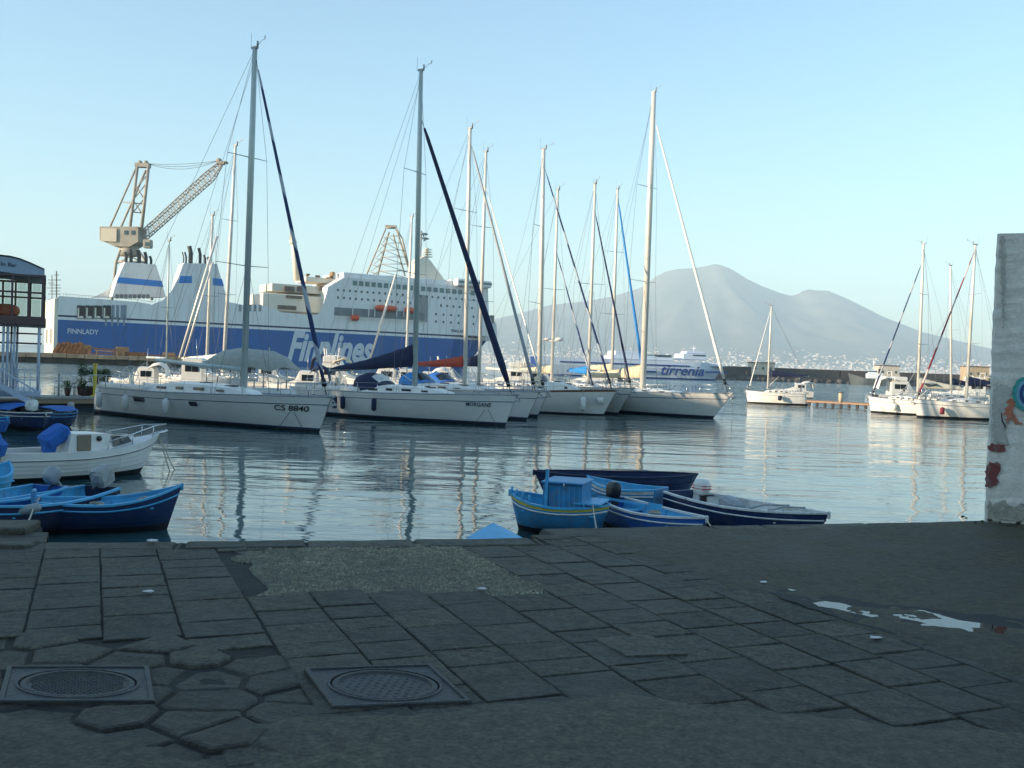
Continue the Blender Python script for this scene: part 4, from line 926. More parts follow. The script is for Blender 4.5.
# second crane head behind the accommodation block
C2 = 560.0; c0 = atd(388, 280, C2); root = empty('crane', (c0.x, C2, 0), 0, 'steel lattice crane head standing up behind the ferry deckhouse', 'crane')
def cq(px, py, dy=0): q = atd(px, py, C2 + dy); return Vector((q.x - c0.x, dy, q.z))
b = MB()
for s_ in (-4, 4):
    for (x0, y0, x1, y1, r_) in ((366, 276, 386, 228, .4), (378, 274, 389, 232, .5), (411, 276, 396, 228, .5), (405, 276, 393, 234, .4), (386, 228, 396, 228, .5), (396, 228, 402, 238, .4), (402, 238, 411, 276, .5)):
        b.tube([cq(x0, y0, s_), cq(x1, y1, s_ * .4)], r_, 4)
    for k in range(6):
        y = 236 + k * 7; t_ = (y - 228) / 48; xl, xr = 386 - 20 * t_, 389 - 11 * t_; yl = 396 + 15 * t_
        b.tube([cq(xl, y, s_), cq(xr, y + 4, s_)], .2, 3); b.tube([cq(xr, y, s_), cq(yl, y, s_)], .22, 3); b.tube([cq(xr, y, s_), cq(yl - 2, y + 7, s_)], .2, 3); b.tube([cq(xl, y + 7, s_), cq(xr, y, s_)], .2, 3)
b.box(cq(391, 227), (6, 4, 1.6)); b.tube([cq(366, 276), cq(366, 330)], 1.2, 5); b.tube([cq(411, 276), cq(411, 330)], 1.2, 5); b.tube([cq(389, 276), cq(389, 330)], 2.5, 8); b.build('lattice_tower', cm, root)
# antenna frame left of the ferry stern
A2 = 380.0; c0 = atd(54, 300, A2); root = empty('antenna_mast', (c0.x, A2, 0), 0, 'thin lattice antenna mast with crossbars left of the ferry stern', 'antenna')
def ca(px, py): q = atd(px, py, A2); return Vector((q.x - c0.x, 0, q.z))
b = MB(); b.tube([ca(56.5, 345), ca(56.5, 271)], .22, 5); b.tube([ca(52, 345), ca(52, 275)], .14, 4)
b.build('mast_pole', cd_, root)
for y, x0, x1 in ((275, 54, 59), (280, 48, 61), (283, 48, 54), (285, 49, 60), (288, 47, 61), (291, 50, 60), (294, 48, 60)): b = MB(); b.tube([ca(x0, y), ca(x1, y)], .12, 4); b.build('crossbar', cd_, root)

# ================================================================== left stone pier with scrap
pa = atd(28, 363, 246); pb = atd(255, 372, 262); pa.z = pb.z = 0; pd = (pb - pa).normalized(); pn = Vector((-pd.y, pd.x, 0)); PL = (pb - pa).length
pst = mat('pier_stone', (.07, .06, .045), .9, var=.3, scale=.4, dirt=(.10, .09, .07), dirt_amt=.8, dirt_scale=.35)
root = empty('stone_pier', pa, math.atan2(pd.y, pd.x), 'low stone pier in front of the big ferry', 'pier')
b = MB(); b.box((PL * .5 - 70, 15, .9), (PL + 140, 30, 2.8)); b.build('pier_body', pst, root)
b = MB(); 
u = -100
while u < PL - 4: w_ = rnd.uniform(2.2, 4.5); b.box((u + w_ / 2, -.3, rnd.uniform(1.7, 2.0)), (w_ - .15, .9, rnd.uniform(.9, 1.2)), b=.06); u += w_
b.build('stone_blocks', mat('pier_block', (.27, .22, .15), .9, var=.35, scale=.5), root)
b = MB(); 
u = -98
while u < PL - 2: b.box((u, -.8, .4), (.5, .35, 1.6)); u += 4.2
b.build('timber_fenders', M['black'], root)
rust = mat('rusty_steel', (.30, .13, .05), .85, .1, var=.5, scale=.8, dirt=(.12, .06, .03), dirt_amt=.6, dirt_scale=1)
rustl = mat('pale_rust', (.48, .28, .14), .85, var=.4, scale=.8)
def pl_(px, py, y=1.5): q = atd(px, py, 250); return (q - pa).dot(pd), y, 2.35
for k, x in enumerate((59, 63, 67, 71, 75, 79)):
    u, y, z = pl_(x, 350); b = MB(); b.bar((u - .9, y, z), (u + .5, y, z + 2.6 + .2 * (k % 3)), .55, 1.3)
    o = b.build('steel_plate', rust); o.location = pa; o.rotation_euler = (0, 0, root.rotation_euler[2])
    tag(o, 'rusty steel plate leaning in the row at the left end of the pier', 'steel plate', 'leaning rusty steel plates')
def rest(name, x, w_, h_, d_, m_, lab, cat, z0=0.0, extra=None):
    u, y, z = pl_(x, 350); b = MB(); b.box((0, 0, h_ / 2), (w_, d_, h_), b=.06)
    for k in range(int(w_ / .7)): b.box((-w_ / 2 + .35 + .7 * k, -d_ / 2 - .04, h_ / 2), (.12, .1, h_ * .96))
    b.box((0, 0, h_ + .06), (w_ * 1.04, d_ * 1.05, .12)); q = pa + pd * u + pn * (y + 1); o = b.build(name, m_); o.location = (q.x, q.y, 2.3 + z0); o.rotation_euler = (0, 0, root.rotation_euler[2]); tag(o, lab, cat, 'rusty crates and scrap on the pier')
rest('crate', 84, 2.6, 2.4, 2, rustl, 'pale rusty crate right of the leaning plates', 'crate'); rest('crate', 121, 3.0, 2.2, 2, rustl, 'pale rusty crate at the middle of the pier, near the long beams', 'crate')
rest('container', 74, 6, 1.5, 2.4, rust, 'low rusty box behind the leaning plates', 'box'); rest('container', 134, 5, 1.0, 2.2, rust, 'low brown box right of the pale crate', 'box')
rest('crate', 168, 3, 1.2, 2, rustl, 'small pale crate behind the leaning mast', 'crate')
for k, (x0, x1, h_, m_) in enumerate(((92, 120, .5, rust), (94, 118, 1.2, rustl), (128, 160, .5, rust), (88, 115, 1.8, rust), (160, 200, .4, rust))):
    u0, y, z = pl_(x0, 350); u1, _, _ = pl_(x1, 350); b = MB(); b.bar((u0, 1.2, 2.35 + h_), (u1, 1.4, 2.35 + h_ * .8), .32, .32, 0)
    for uu in (u0 + .5, u1 - .5): b.box((uu, 1.3, 2.3 + h_ / 2), (.3, .5, h_))
    o = b.build('steel_beam', m_); o.location = pa; o.rotation_euler = root.rotation_euler
    tag(o, ('brown steel beam lying low left of the middle crate', 'pale beam raised between the two pale crates', 'brown beam lying right of the middle crate', 'uppermost brown beam right of the left crate', 'long low beam toward the right end of the pier')[k], 'beam', 'steel beams on the pier')
for k in range(7):
    u, y, z = pl_(228 + k * 1.9, 350); b = MB(); b.tube([(u, 1.6, 2.3), (u + .2, 1.8, 4.9)], .22, 7); o = b.build('bollard_pipe', rustl); o.location = pa; o.rotation_euler = root.rotation_euler
    tag(o, 'orange rusty upright pipe in the bundle near the right end of the pier', 'pipe', 'upright rusty pipes')
# ================================================================== sailing yachts
def interp(tab, t): return lerp(tab, t)
def yacht(bow, stern, label, mast=None, spread=2, rake=None, fb=1.25, beam=None, over=.07, hull_m='gel_white', stripe='navy_paint', rail=None, trunk=True,
          boom=None, cover=None, boom_mast_h=1.7, fore=None, fore_r=.09, fore_end=1.0, fore_top=.985, mast_m='alu', mast_r=.11, hood=None, bimini=None, group='sailing yachts in the middle row', backstay=True, ports=4, crest=.0, shrouds=True, dark_ports=None, cap_stripe=None, big=1.0, boomline=0):
    """bow, stern = waterline points; mast = (base px, top px, top py)"""
    B = Vector((bow.x, bow.y, 0)); A = Vector((stern.x, stern.y, 0)); d = B - A; L = d.length; e = d.normalized(); rz = math.atan2(e.y, e.x)
    root = empty('sailing_yacht', A, rz, label, 'yacht', group); bm_ = (beam or (L * .235 + .5)); ov = over * L
    hb = [(0, .72), (.12, .84), (.3, .97), (.45, 1), (.6, .95), (.75, .78), (.87, .50), (.95, .23), (1, .015)]
    def zd(t): return fb * (1.0 + .28 * max(0, t - .35) ** 1.3 + .02)
    def X(t, z, zdk):
        q = max(0, z) / zdk
        return L * t + ov * q * max(0, (t - .6) / .4) ** 2 + (.05 * L * q * max(0, (.12 - t) / .12) if not rail else -.05 * L * q * max(0, (.12 - t) / .12))
    rows = [('f', 1.0), ('f', .95), ('f', .80), ('f', .775), ('f', .45), ('a', .20), ('a', .12), ('a', .02), ('a', -.35)]
    rm = [4 if rail else 0, 0, 1 if not rail else 0, 0, 0, 1 if stripe != 'none' else 0, 2, 2]
    secs = []; NT = 22
    for i in range(NT + 1):
        t = i / NT; z_ = zd(t); hw = interp(hb, t) * bm_ / 2; sec = []
        for kd, v in rows:
            z = v * z_ if kd == 'f' else v; q = (z + .35) / (z_ + .35); pw = .22 + .5 * max(0, t - .4)
            sec.append((X(t, z, z_), -hw * max(q, 0) ** pw, z))
        secs.append(sec)
    full = [s_ + [(x, -y, z) for x, y, z in reversed(s_)] for s_ in secs]
    b = MB(); b.loft(full, mi=rm + [2] + rm[::-1], cap0=True, smooth=False)
    h = b.build('hull', [M[hull_m], M[stripe if stripe != 'none' else 'antifoul'], M['antifoul'], M['glass_dark'], M['wood']], root)
    for p in h.data.polygons: p.use_smooth = len(p.vertices) == 4
    b = MB(); b.loft([[(X(i / NT, zd(i / NT), zd(i / NT)), y * interp(hb, i / NT) * bm_ / 2 * .985, zd(i / NT) - .03 + .05 * (1 - y * y)) for y in (-1, -.5, 0, .5, 1)] for i in range(NT + 1)]); b.build('deck', M['deck_white'], root)
    # low rail along the deck edge
    for sg in (-1, 1):
        b = MB(); b.tube([(X(i / NT, zd(i / NT), zd(i / NT)), sg * interp(hb, i / NT) * bm_ / 2 * .98, zd(i / NT) + .03) for i in range(NT + 1)], .035, 4); b.build('toe_rail', M['wood' if rail else 'plastic_grey'], root)
    # coachroof
    if trunk:
        t0, t1 = .30, .74; tr = []
        for t, hh, ww in ((t0, .0, .52), (t0 + .01, .30, .50), (.42, .44, .50), (.55, .40, .44), (.66, .26, .34), (.72, .10, .22), (t1, .0, .12)):
            hh *= big; hh += .02
            tr.append([(L * t, -ww * bm_ / 2 * 1.12, zd(t)), (L * t, -ww * bm_ / 2, zd(t) + hh * .92), (L * t, -ww * bm_ / 4, zd(t) + hh * 1.06), (L * t, ww * bm_ / 4, zd(t) + hh * 1.06), (L * t, ww * bm_ / 2, zd(t) + hh * .92), (L * t, ww * bm_ / 2 * 1.12, zd(t))])
        b = MB(); b.loft(tr, smooth=False, cap0=True); ct = b.build('coachroof', M['gel_white'], root)
        for k in range(ports):
            t = .37 + k * (.26 / max(1, ports - 1)); hh = lerp([(.3, .3), (.42, .44), (.55, .40), (.66, .26), (.72, .1)], t) * big; ww = lerp([(.3, .5), (.42, .5), (.55, .44), (.66, .34), (.72, .22)], t) * bm_ / 2
            for sg in (-1, 1):
                b = MB(); b.box((L * t, sg * (ww * 1.07 + .01), zd(t) + hh * .5), (.055 * L * (.6 if k % 2 else .85), .07, hh * .30), b=.02); b.build('window', M['glass_dark'], ct)
        b = MB(); b.box((L * .62, 0, zd(.62) + .36 * big), (.55, .5, .07), b=.02); b.box((L * .50, 0, zd(.5) + .48 * big), (.5, .5, .06), b=.02); b.build('hatch', M['glass_dark'], ct)
    # cockpit coaming, wheel
    b = MB()
    for sg in (-1, 1): b.box((L * .18, sg * bm_ * .30, zd(.15) + .14), (L * .24, .30, .30), b=.08)
    b.build('cockpit_coaming', M['gel_white'], root)
    b = MB(); cx, cz = L * .10, zd(.1) + .75
    b.tube([(cx, .5 * math.cos(k / 16 * 6.2832), cz + .5 * math.sin(k / 16 * 6.2832)) for k in range(17)], .018, 5)
    for k in range(3): a_ = k * math.pi / 3; b.bar((cx, .5 * math.cos(a_), cz + .5 * math.sin(a_)), (cx, -.5 * math.cos(a_), cz - .5 * math.sin(a_)), .016)
    b.box((cx + .12, 0, zd(.1) + .4), (.22, .22, .8), b=.04); b.build('steering_wheel', M['steel'], root)
    if hood:
        tr = []
        for t, hh in ((.26, .95), (.30, 1.12), (.345, 1.05), (.385, .62), (.40, .45)):
            tr.append([(L * t, math.cos(a_) * bm_ * .27, zd(t) + .1 + hh * max(0, math.sin(a_)) ** .6) for a_ in [math.pi * k / 8 for k in range(9)]])
        b = MB(); b.loft(tr, smooth=True, mi=0); b.build('sprayhood', M[hood], root)
        b = MB(); b.loft([[(p[0] + .015, p[1] * 1.012, p[2] + .012) for p in row[2:7]] for row in tr[2:4]], smooth=True); b.build('sprayhood_window', M['glass_dark'] if hood != 'canvas_navy' else M['dull_white'], root)
    if bimini:
        zb = zd(.1) + 1.75; b = MB()
        b.loft([[(L * t, y * bm_ * .36, zb + .12 * (1 - y * y) - .10 * abs(t - .12) / .1) for y in (-1, -.6, 0, .6, 1)] for t in (.02, .06, .12, .18, .23)] , smooth=True)
        b.build('bimini', M[bimini], root)
        b = MB()
        for t in (.03, .12, .22):
            for sg in (-1, 1): b.tube([(L * .12, sg * bm_ * .36, zd(.1) + .2), (L * t, sg * bm_ * .36, zb)], .016, 4)
        b.build('bimini_frame', M['steel'], root)
    # guard rails and pulpit
    for sg in (-1, 1):
        b = MB(); ts = [.02, .12, .22, .33, .44, .55, .66, .77, .88]; pp_ = []
        for t in ts:
            x, y, z = X(t, zd(t), zd(t)), sg * interp(hb, t) * bm_ / 2 * .95, zd(t); b.tube([(x, y, z), (x, y, z + .62)], .016, 4); pp_.append((x, y, z))
        for hh in (.33, .61): b.tube([(x, y, z + hh) for x, y, z in pp_], .009, 3)
        b.build('guard_rail', M['steel'], root)
    b = MB(); zb = zd(1); xe = L + ov
    for hh in (.34, .66):
        b.tube([(X(.88, zb, zb), -interp(hb, .88) * bm_ / 2 * .95, zd(.88) + hh), (X(.95, zb, zb), -interp(hb, .95) * bm_ / 2, zd(.95) + hh), (xe - .15, 0, zb + hh + .03), (X(.95, zb, zb), interp(hb, .95) * bm_ / 2, zd(.95) + hh), (X(.88, zb, zb), interp(hb, .88) * bm_ / 2 * .95, zd(.88) + hh)], .02, 5)
    for sg in (-1, 1): b.tube([(X(.95, zb, zb), sg * interp(hb, .95) * bm_ / 2, zd(.95)), (X(.95, zb, zb), sg * interp(hb, .95) * bm_ / 2, zd(.95) + .66)], .02, 5)
    b.tube([(xe - .2, 0, zb), (xe - .15, 0, zb + .7)], .02, 5); b.build('pulpit', M['steel'], root)
    b = MB(); b.tube([(0.15, -bm_ * .36, zd(0) + .66), (-.0, -bm_ * .3, zd(0) + .66), (-.0, bm_ * .3, zd(0) + .66), (.15, bm_ * .36, zd(0) + .66)], .02, 5)
    for y in (-.3, -.1, .1, .3): b.tube([(0.02, y * bm_, zd(0)), (0.02, y * bm_, zd(0) + .66)], .018, 4)
    b.build('pushpit', M['steel'], root)
    b = MB(); b.box((xe - .1, 0, zb + .05), (.5, .22, .12), b=.03); b.tube([(xe - .1, 0, zb + .02), (xe + .22, 0, zb - .22)], .045, 5); b.bar((xe + .1, -.22, zb - .32), (xe + .1, .22, zb - .32), .08, .12); b.build('anchor', M['plastic_grey'], root)
    info = dict(root=root, L=L, beam=bm_, zd=zd, X=X, hb=hb, rz=rz, A=A, e=e)
    if mast:
        # place the mast on the centreline where the photograph shows it
        bx, tx, ty = mast; lo, hi = -.3, 1.2
        for _ in range(40):
            m_ = (lo + hi) / 2; p = A + d * m_; p.z = zd(.5)
            if (pix(p)[0] < bx) == (pix(A)[0] < pix(B)[0]): lo = m_
            else: hi = m_
        t = (lo + hi) / 2; base = A + d * t; top = atd(tx, ty, base.y); H = top.z; kx = (top - base)
        lean = kx.dot(e); lat = kx.dot(Vector((-e.y, e.x, 0)))
        # keep only the lean along the boat
        lean = lean if rake is None else rake
        mx, z0 = L * t, zd(t) + (.35 if trunk and .3 < t < .72 else 0)
        foot = Vector((mx, 0, z0)); hd = Vector((mx + lean, 0, H)); ax = (hd - foot)
        b = MB(); b.tube([foot, foot.lerp(hd, .7), hd], [mast_r * 1.15, mast_r * 1.1, mast_r * .85], 10, ry=1.0)
        mo_ = b.build('mast', M[mast_m], root)
        b = MB(); b.box(hd + Vector((0, 0, .05)), (.42, .16, .12), b=.02); b.tube([hd + Vector((-.3, 0, .05)), hd + Vector((-.3, 0, .85))], .012, 4); b.tube([hd + Vector((.1, 0, .05)), hd + Vector((.55, 0, .35)), hd + Vector((.75, 0, .35))], .014, 4); b.box(hd + Vector((.75, 0, .45)), (.05, .02, .18)); b.tube([hd + Vector((.2, 0, .1)), hd + Vector((.2, 0, .35))], .05, 6)
        b.build('masthead_gear', M['plastic_grey'], mo_)
        lev = [(.36, 1.0), (.68, .75)] if spread == 2 else ([(.5, .95)] if spread == 1 else [(.27, 1.0), (.50, .85), (.74, .65)])
        tips = {-1: [], 1: []}
        for q, wk in lev:
            c = foot + ax * q; w = bm_ * .38 * wk
            for sg in (-1, 1):
                tip = c + Vector((-.25 * w, sg * w, .06 * w)); b = MB(); b.tube([c, tip], [.05, .03], 5, ry=.5); b.build('spreader', M['plastic_grey'], mo_); tips[sg].append(tip)
        if shrouds:
            for sg in (-1, 1):
                ch = Vector((mx - .2, sg * interp(hb, t) * bm_ / 2 * .95, zd(t))); b = MB(); b.tube([ch] + tips[sg] + [hd], .012, 4, smooth=False); b.build('shroud', M['wire'], root)
                b = MB(); b.tube([ch + Vector((.15, 0, 0)), foot + ax * (lev[0][0] + .01)], .011, 4); b.build('shroud', M['wire'], root)
        if backstay:
            for sg in (-1, 1): b = MB(); b.tube([hd, Vector((L * .05, 0, zd(0) + (H - zd(0)) * .18)), Vector((.2, sg * bm_ * .3, zd(0)))], .011, 4, smooth=False); b.build('backstay', M['wire'], root)
        if fore:
            s0 = foot + ax * fore_top; s1 = Vector((xe - .35, 0, zb + .1)); s1 = s1 if fore_end == 1.0 else Vector((L * fore_end, 0, zb + .1))
            b = MB(); b.tube([s0, s0.lerp(s1, .05)], .02, 4); b.tube([s0.lerp(s1, .05), s0.lerp(s1, .09), s0.lerp(s1, .5), s0.lerp(s1, .90), s0.lerp(s1, .955)], [fore_r * .45, fore_r * .7, fore_r, fore_r * 1.35, fore_r * .9], 8); b.build('furled_sail', M[fore], root)
            b = MB(); b.tube([s0.lerp(s1, .955), s0.lerp(s1, .975)], [.12, .12], 10); b.tube([s0.lerp(s1, .96), s1], .03, 5); b.build('furling_drum', M['black'], root)
        if boom:
            bl, rise = boom; g = foot + ax * 0 + Vector((0, 0, boom_mast_h - .35)); en = g + Vector((-bl, 0, rise))
            b = MB(); b.tube([g, en], [.11, .10], 8); bo = b.build('boom', M['alu_grey' if mast_m == 'alu_grey' else 'alu'], root)
            b = MB(); b.tube([foot + Vector((-.05, 0, .3)), g.lerp(en, .28)], .03, 5); b.build('boom_vang', M['alu'], bo)
            b = MB(); b.tube([en + Vector((.3, 0, 0)), foot + ax * .97], .01, 3); b.build('topping_lift', M['wire'], bo)
            if cover:
                cmn, hh0, hh1 = cover; sec = []
                for q in [k / 14 for k in range(15)]:
                    c = g.lerp(en, .01 + .97 * q); hh = hh0 * (1 - q) ** 1.6 + hh1 * (1 - q * .35) if q < .97 else .1; ww = .17 * (1 - q * .4); wv = .02 * math.sin(q * 40)
                    sec.append([c + Vector((0, -ww * k_, zz_)) for k_, zz_ in ((.25, -.12), (.9, -.02), (1 + wv, hh * .35), (.55 + wv, hh * .8), (0, hh + wv), (-.55, hh * .8), (-1, hh * .35), (-.9, -.02), (-.25, -.12))])
                b = MB(); b.loft(sec, closed=True, cap0=True, cap1=True); b.build('sail_cover', M[cmn], bo)
        info.update(foot=foot, head=hd, mast=mo_, mx=mx)
    # clutter on deck that every boat carries: winches, ropes
    b = MB(); rr = random.Random(int(L * 100))
    for k in range(6): t = rr.uniform(.06, .3); b.box((L * t, bm_ * .3 * rr.choice((-1, 1)), zd(t) + .36), (.14, .14, .18), b=.03)
    b.build('winches', M['steel'], root)
    return info
def side_pt(I, t, z=None, sg=-1):           # world point on the near side of a yacht's hull
    x = I['X'](t, z if z is not None else I['zd'](t), I['zd'](t)); y = sg * interp(I['hb'], t) * I['beam'] / 2
    c, s_ = math.cos(I['rz']), math.sin(I['rz']); return Vector((I['A'].x + c * x - s_ * y, I['A'].y + s_ * x + c * y, z if z is not None else I['zd'](t)))
def fender(p, m, label, L=.75, r=.16, group='fenders hanging on the yachts', tilt=0, rz=0):
    root = empty('fender', p, rz, label, 'fender', group)
    b = MB(); prof = [(0, .03), (.06, .08), (.1, r), (.5, r * 1.02), (.9, r), (.94, .08), (1, .03)]
    b.tube([(0, math.sin(tilt) * -L * q, -.12 - L * q) for q, _ in prof], [k for _, k in prof], 10); b.build('fender_body', M[m], root)
    b = MB(); b.tube([(0, 0, .35), (0, 0, -.12)], .012, 4); b.build('rope', M['rope'], root)
NEARN = Vector((-.35, -.94, 0))
def hull_pt(I, u, v, off=.03):
    z_ = I['zd'](u); q = (v + .35) / (z_ + .35); pw = .22 + .5 * max(0, u - .4)
    return Vector((I['X'](u, v, z_), -interp(I['hb'], u) * I['beam'] / 2 * q ** pw - off, v))
def hull_patch(I, name, t0, t1, z0, z1, m):
    b = MB(); b.loft([[hull_pt(I, t0 + (t1 - t0) * k / 5, z0 + (z1 - z0) * j) for j in (0, .5, 1)] for k in range(6)]); return b.build(name, m, I['root'])
# --- S1, the near yacht
S1 = yacht(at(319, 432.5), at(112, 412.0), 'long white yacht lettered CS 8840 with white fenders, nearest of the row', mast=(243.5, 256, 49), spread=2, fb=1.42, beam=4.3, over=.045,
           boom=(7.5, .30), fore='sock_navy', fore_r=.085, mast_m='alu_grey', mast_r=.145, ports=4, big=1.15, boom_mast_h=1.25)
for t in (.30, .57): 
    hull_patch(S1, 'hull_window', t, t + (.058 if t < .5 else .034), .90, 1.12, M['glass_dark'])
def hull_text(I, body, t0, t1, z0, z1, m, bold=.01, wk=1.0):
    L_ = I['L']
    def f(u, v):
        z_ = I['zd'](u); q = (v + .35) / (z_ + .35); pw = .22 + .5 * max(0, u - .4)
        return Vector((I['X'](u, v, z_), -interp(I['hb'], u) * I['beam'] / 2 * q ** pw - .035, v))
    return text_obj('bow_lettering', body, m, I['root'], (t0, z0, t1, z1), f, bold=bold)
hull_text(S1, 'CS 8840', .866, .958, .96, 1.23, M['black'], .014)
for k, (t, lab) in enumerate(((.10, 'white fender near the stern of the yacht lettered CS 8840'), (.28, 'middle white fender on the yacht lettered CS 8840'), (.49, 'white fender nearest the bow of the yacht lettered CS 8840'))):
    p = side_pt(S1, t, 1.35); fender(p + NEARN * .22, 'dull_white', lab, L=.85)
# --- S2 with the navy sail cover
S2 = yacht(at(505, 426.0), at(318, 413.0), 'white yacht with navy fenders and a big navy sail cover, second of the row', mast=(414.5, 419.5, 70), spread=2, fb=1.5, beam=4.0, over=.05,
           boom=(6.6, -.55), cover=('canvas_navy', .95, .32), boom_mast_h=1.75, fore='canvas_navy', fore_r=.16, fore_top=.86, mast_m='alu_grey', mast_r=.14, hood='canvas_navy', ports=4, big=1.05)
hull_text(S2, 'MORGANE', .84, .93, 1.06, 1.30, M['canvas_navy'], .012)
for k, (t, lab) in enumerate(((.05, 'navy fender at the bow of the CS 8840 yacht, on the second yacht\'s stern quarter'), (.215, 'left of the two close navy fenders on the second yacht'), (.265, 'right of the two close navy fenders on the second yacht'), (.44, 'single navy fender amidships on the second yacht'))):
    p = side_pt(S2, t, 1.4); fender(p + NEARN * .22, 'canvas_navy', lab, L=.8, r=.15)
p = side_pt(S2, 1.0, 1.3); 
# --- S3, S3b behind
S3 = yacht(at(526, 420.5), at(372, 408), 'white yacht with a bright blue boat cover, its bow just behind the second yacht', mast=(464.5, 467.5, 128), spread=2, fb=1.55, beam=3.9, over=.07, boom=(5.2, -.1), cover=('canvas_red', .40, .28), boom_mast_h=1.7, fore='plastic_grey', fore_r=.085, fore_top=.96, mast_m='alu', mast_r=.125, hood='canvas_brightblue')
S3b = yacht(at(537, 417.5), at(400, 404), 'white yacht whose bow shows between the navy furled sail and the varnished rail boat', mast=(478.5, 485, 152), spread=2, fb=1.5, beam=3.7, over=.06, boom=(4.6, .0), cover=('canvas_navy', .5, .3), boom_mast_h=1.8, fore='alu', fore_r=.05, fore_top=.86, mast_m='alu', mast_r=.12, hood='canvas_blue')
S3c = yacht(at(586, 411.5), at(470, 401), 'yacht with a pair of radar domes on its mast', mast=(551.5, 556.5, 190), spread=1, fb=1.5, beam=3.6, boom=(4.6, .1), cover=('canvas_tan', .35, .3), fore='sock_navy', fore_r=.06, fore_top=.70, mast_m='alu', mast_r=.115)
S4 = yacht(at(603, 415.5), at(512, 410.5), 'white yacht with a varnished wooden rail and cabin windows', mast=(539, 543, 149), spread=2, fb=1.6, beam=3.9, over=.13, rail=True, stripe='none', boom=(4.5, .2), fore='sock_navy', fore_r=.07, fore_top=.94, mast_m='alu', mast_r=.16, hood='canvas_tan', ports=2, big=1.5)
S5 = yacht(at(617, 415), at(548, 406), 'yacht with a shaded grey hull between the varnished rail boat and the big sloop', mast=(588, 593.5, 184), spread=1, fb=1.75, beam=3.8, over=.18, hull_m='gel_white', boom=(4.2, .1), cover=('canvas_brightblue', .35, .3), boom_mast_h=1.2, fore='canvas_navy', fore_r=.07, fore_top=.88, mast_m='alu', mast_r=.12)
S5b = yacht(at(640, 407.5), at(560, 400), 'yacht with a bright blue furled sail behind the big sloop', mast=(611.5, 614.5, 189), spread=2, fb=1.5, beam=3.8, boom=(5, .15), cover=('canvas_tan', .3, .4), fore='canvas_brightblue', fore_r=.11, fore_top=.97, mast_m='alu', mast_r=.125)
S6 = yacht(at(713, 418.5), at(597, 410), 'big sloop with a long overhanging bow and white furled sail, rightmost of the row', mast=(642.5, 654, 92), spread=2, fb=1.62, beam=4.6, over=.135, boom=(6.4, -.15), cover=('canvas_tan', .62, .42), boom_mast_h=1.25, fore='canvas_white', fore_r=.10, fore_top=.93, mast_m='alu', mast_r=.215, trunk=True, ports=3, big=.7)
# radar domes on S3c's mast
c = S3c['foot'].lerp(S3c['head'], .24)
for sx, lab in ((-1, 0), (1, 1)):
    b = MB(); b.tube([c, c + Vector((sx * .7, 0, .05))], .04, 5); b.blob(c + Vector((sx * .85, 0, .15)), (.75, .75, .34), 12, 7); b.build('radar_dome', M['gel_white'], S3c['mast'])
fender(side_pt(S4, .82, 1.5) + NEARN * .25, 'dull_white', 'long pale fender on the bow of the varnished rail yacht', L=1.1, r=.2); fender(side_pt(S4, .93, 1.5) + NEARN * .25, 'dull_white', 'round white fender ball on the bow of the varnished rail yacht', L=.5, r=.24)
fender(side_pt(S5, .80, 1.3) + NEARN * .2, 'canvas_navy', 'dark fender on the shaded grey yacht', L=.8, r=.2)
b = MB(); q = atd(490, 392, 62); 
# letter D on the red cover
bo = S3['foot'] + Vector((-2.0, 0, 2.2))
# --- yachts further back with lit masts
def back(bpx, bpy, spx, spy, label, mast, **k): return yacht(at(bpx, bpy), at(spx, spy), label, mast=mast, group='sailing yachts berthed behind the row', fb=1.3, **k)
B1 = back(262, 402, 176, 396, 'yacht with a bright white leaning mast behind the nearest yacht', (223, 239.5, 147), spread=2, mast_m='gel_white', mast_r=.13, boom=(4.5, 0), cover=('canvas_white', .3, .3), rake=None)
B2 = back(232, 400, 160, 394, 'yacht with a short slim mast just left of the white leaning mast', (206, 215, 216), spread=1, mast_m='alu', mast_r=.11, boom=(3.5, 0))
B3 = back(455, 397, 372, 392, 'yacht with a short bright mast left of the navy furled sail', (405.5, 412.5, 217), spread=1, mast_m='gel_white', mast_r=.13, boom=(4.5, 0), cover=('canvas_white', .3, .3))
B4 = back(188, 397, 140, 393, 'yacht with the thin grey mast at the left of the pier', (166, 168.5, 241), spread=1, mast_m='alu_grey', mast_r=.06, boom=(3, 0))
# leaning pair of bright spars (furled sail of a yacht heading left)
def spar(name, a, c, r, m, label, cat, group=None):
    b = MB(); b.tube([a, a.lerp(c, .5), c], [r * .8, r, r * .9], 8); return tag(b.build(name, m), label, cat, group)
spar('leaning_spar', atd(179.5, 358, 74), atd(217, 236, 74), .11, M['alu'], 'bright aluminium spar leaning right, left of the slim mast', 'spar', 'leaning spars')
spar('leaning_spar', atd(184, 358, 75), atd(213, 262, 75), .09, M['alu'], 'shorter leaning spar just right of the long one', 'spar', 'leaning spars')
spar('furled_sail', atd(370, 360, 80), atd(396, 274, 80), .10, M['canvas_white'], 'bright white furled sail leaning left of the navy sail cover', 'furled sail')

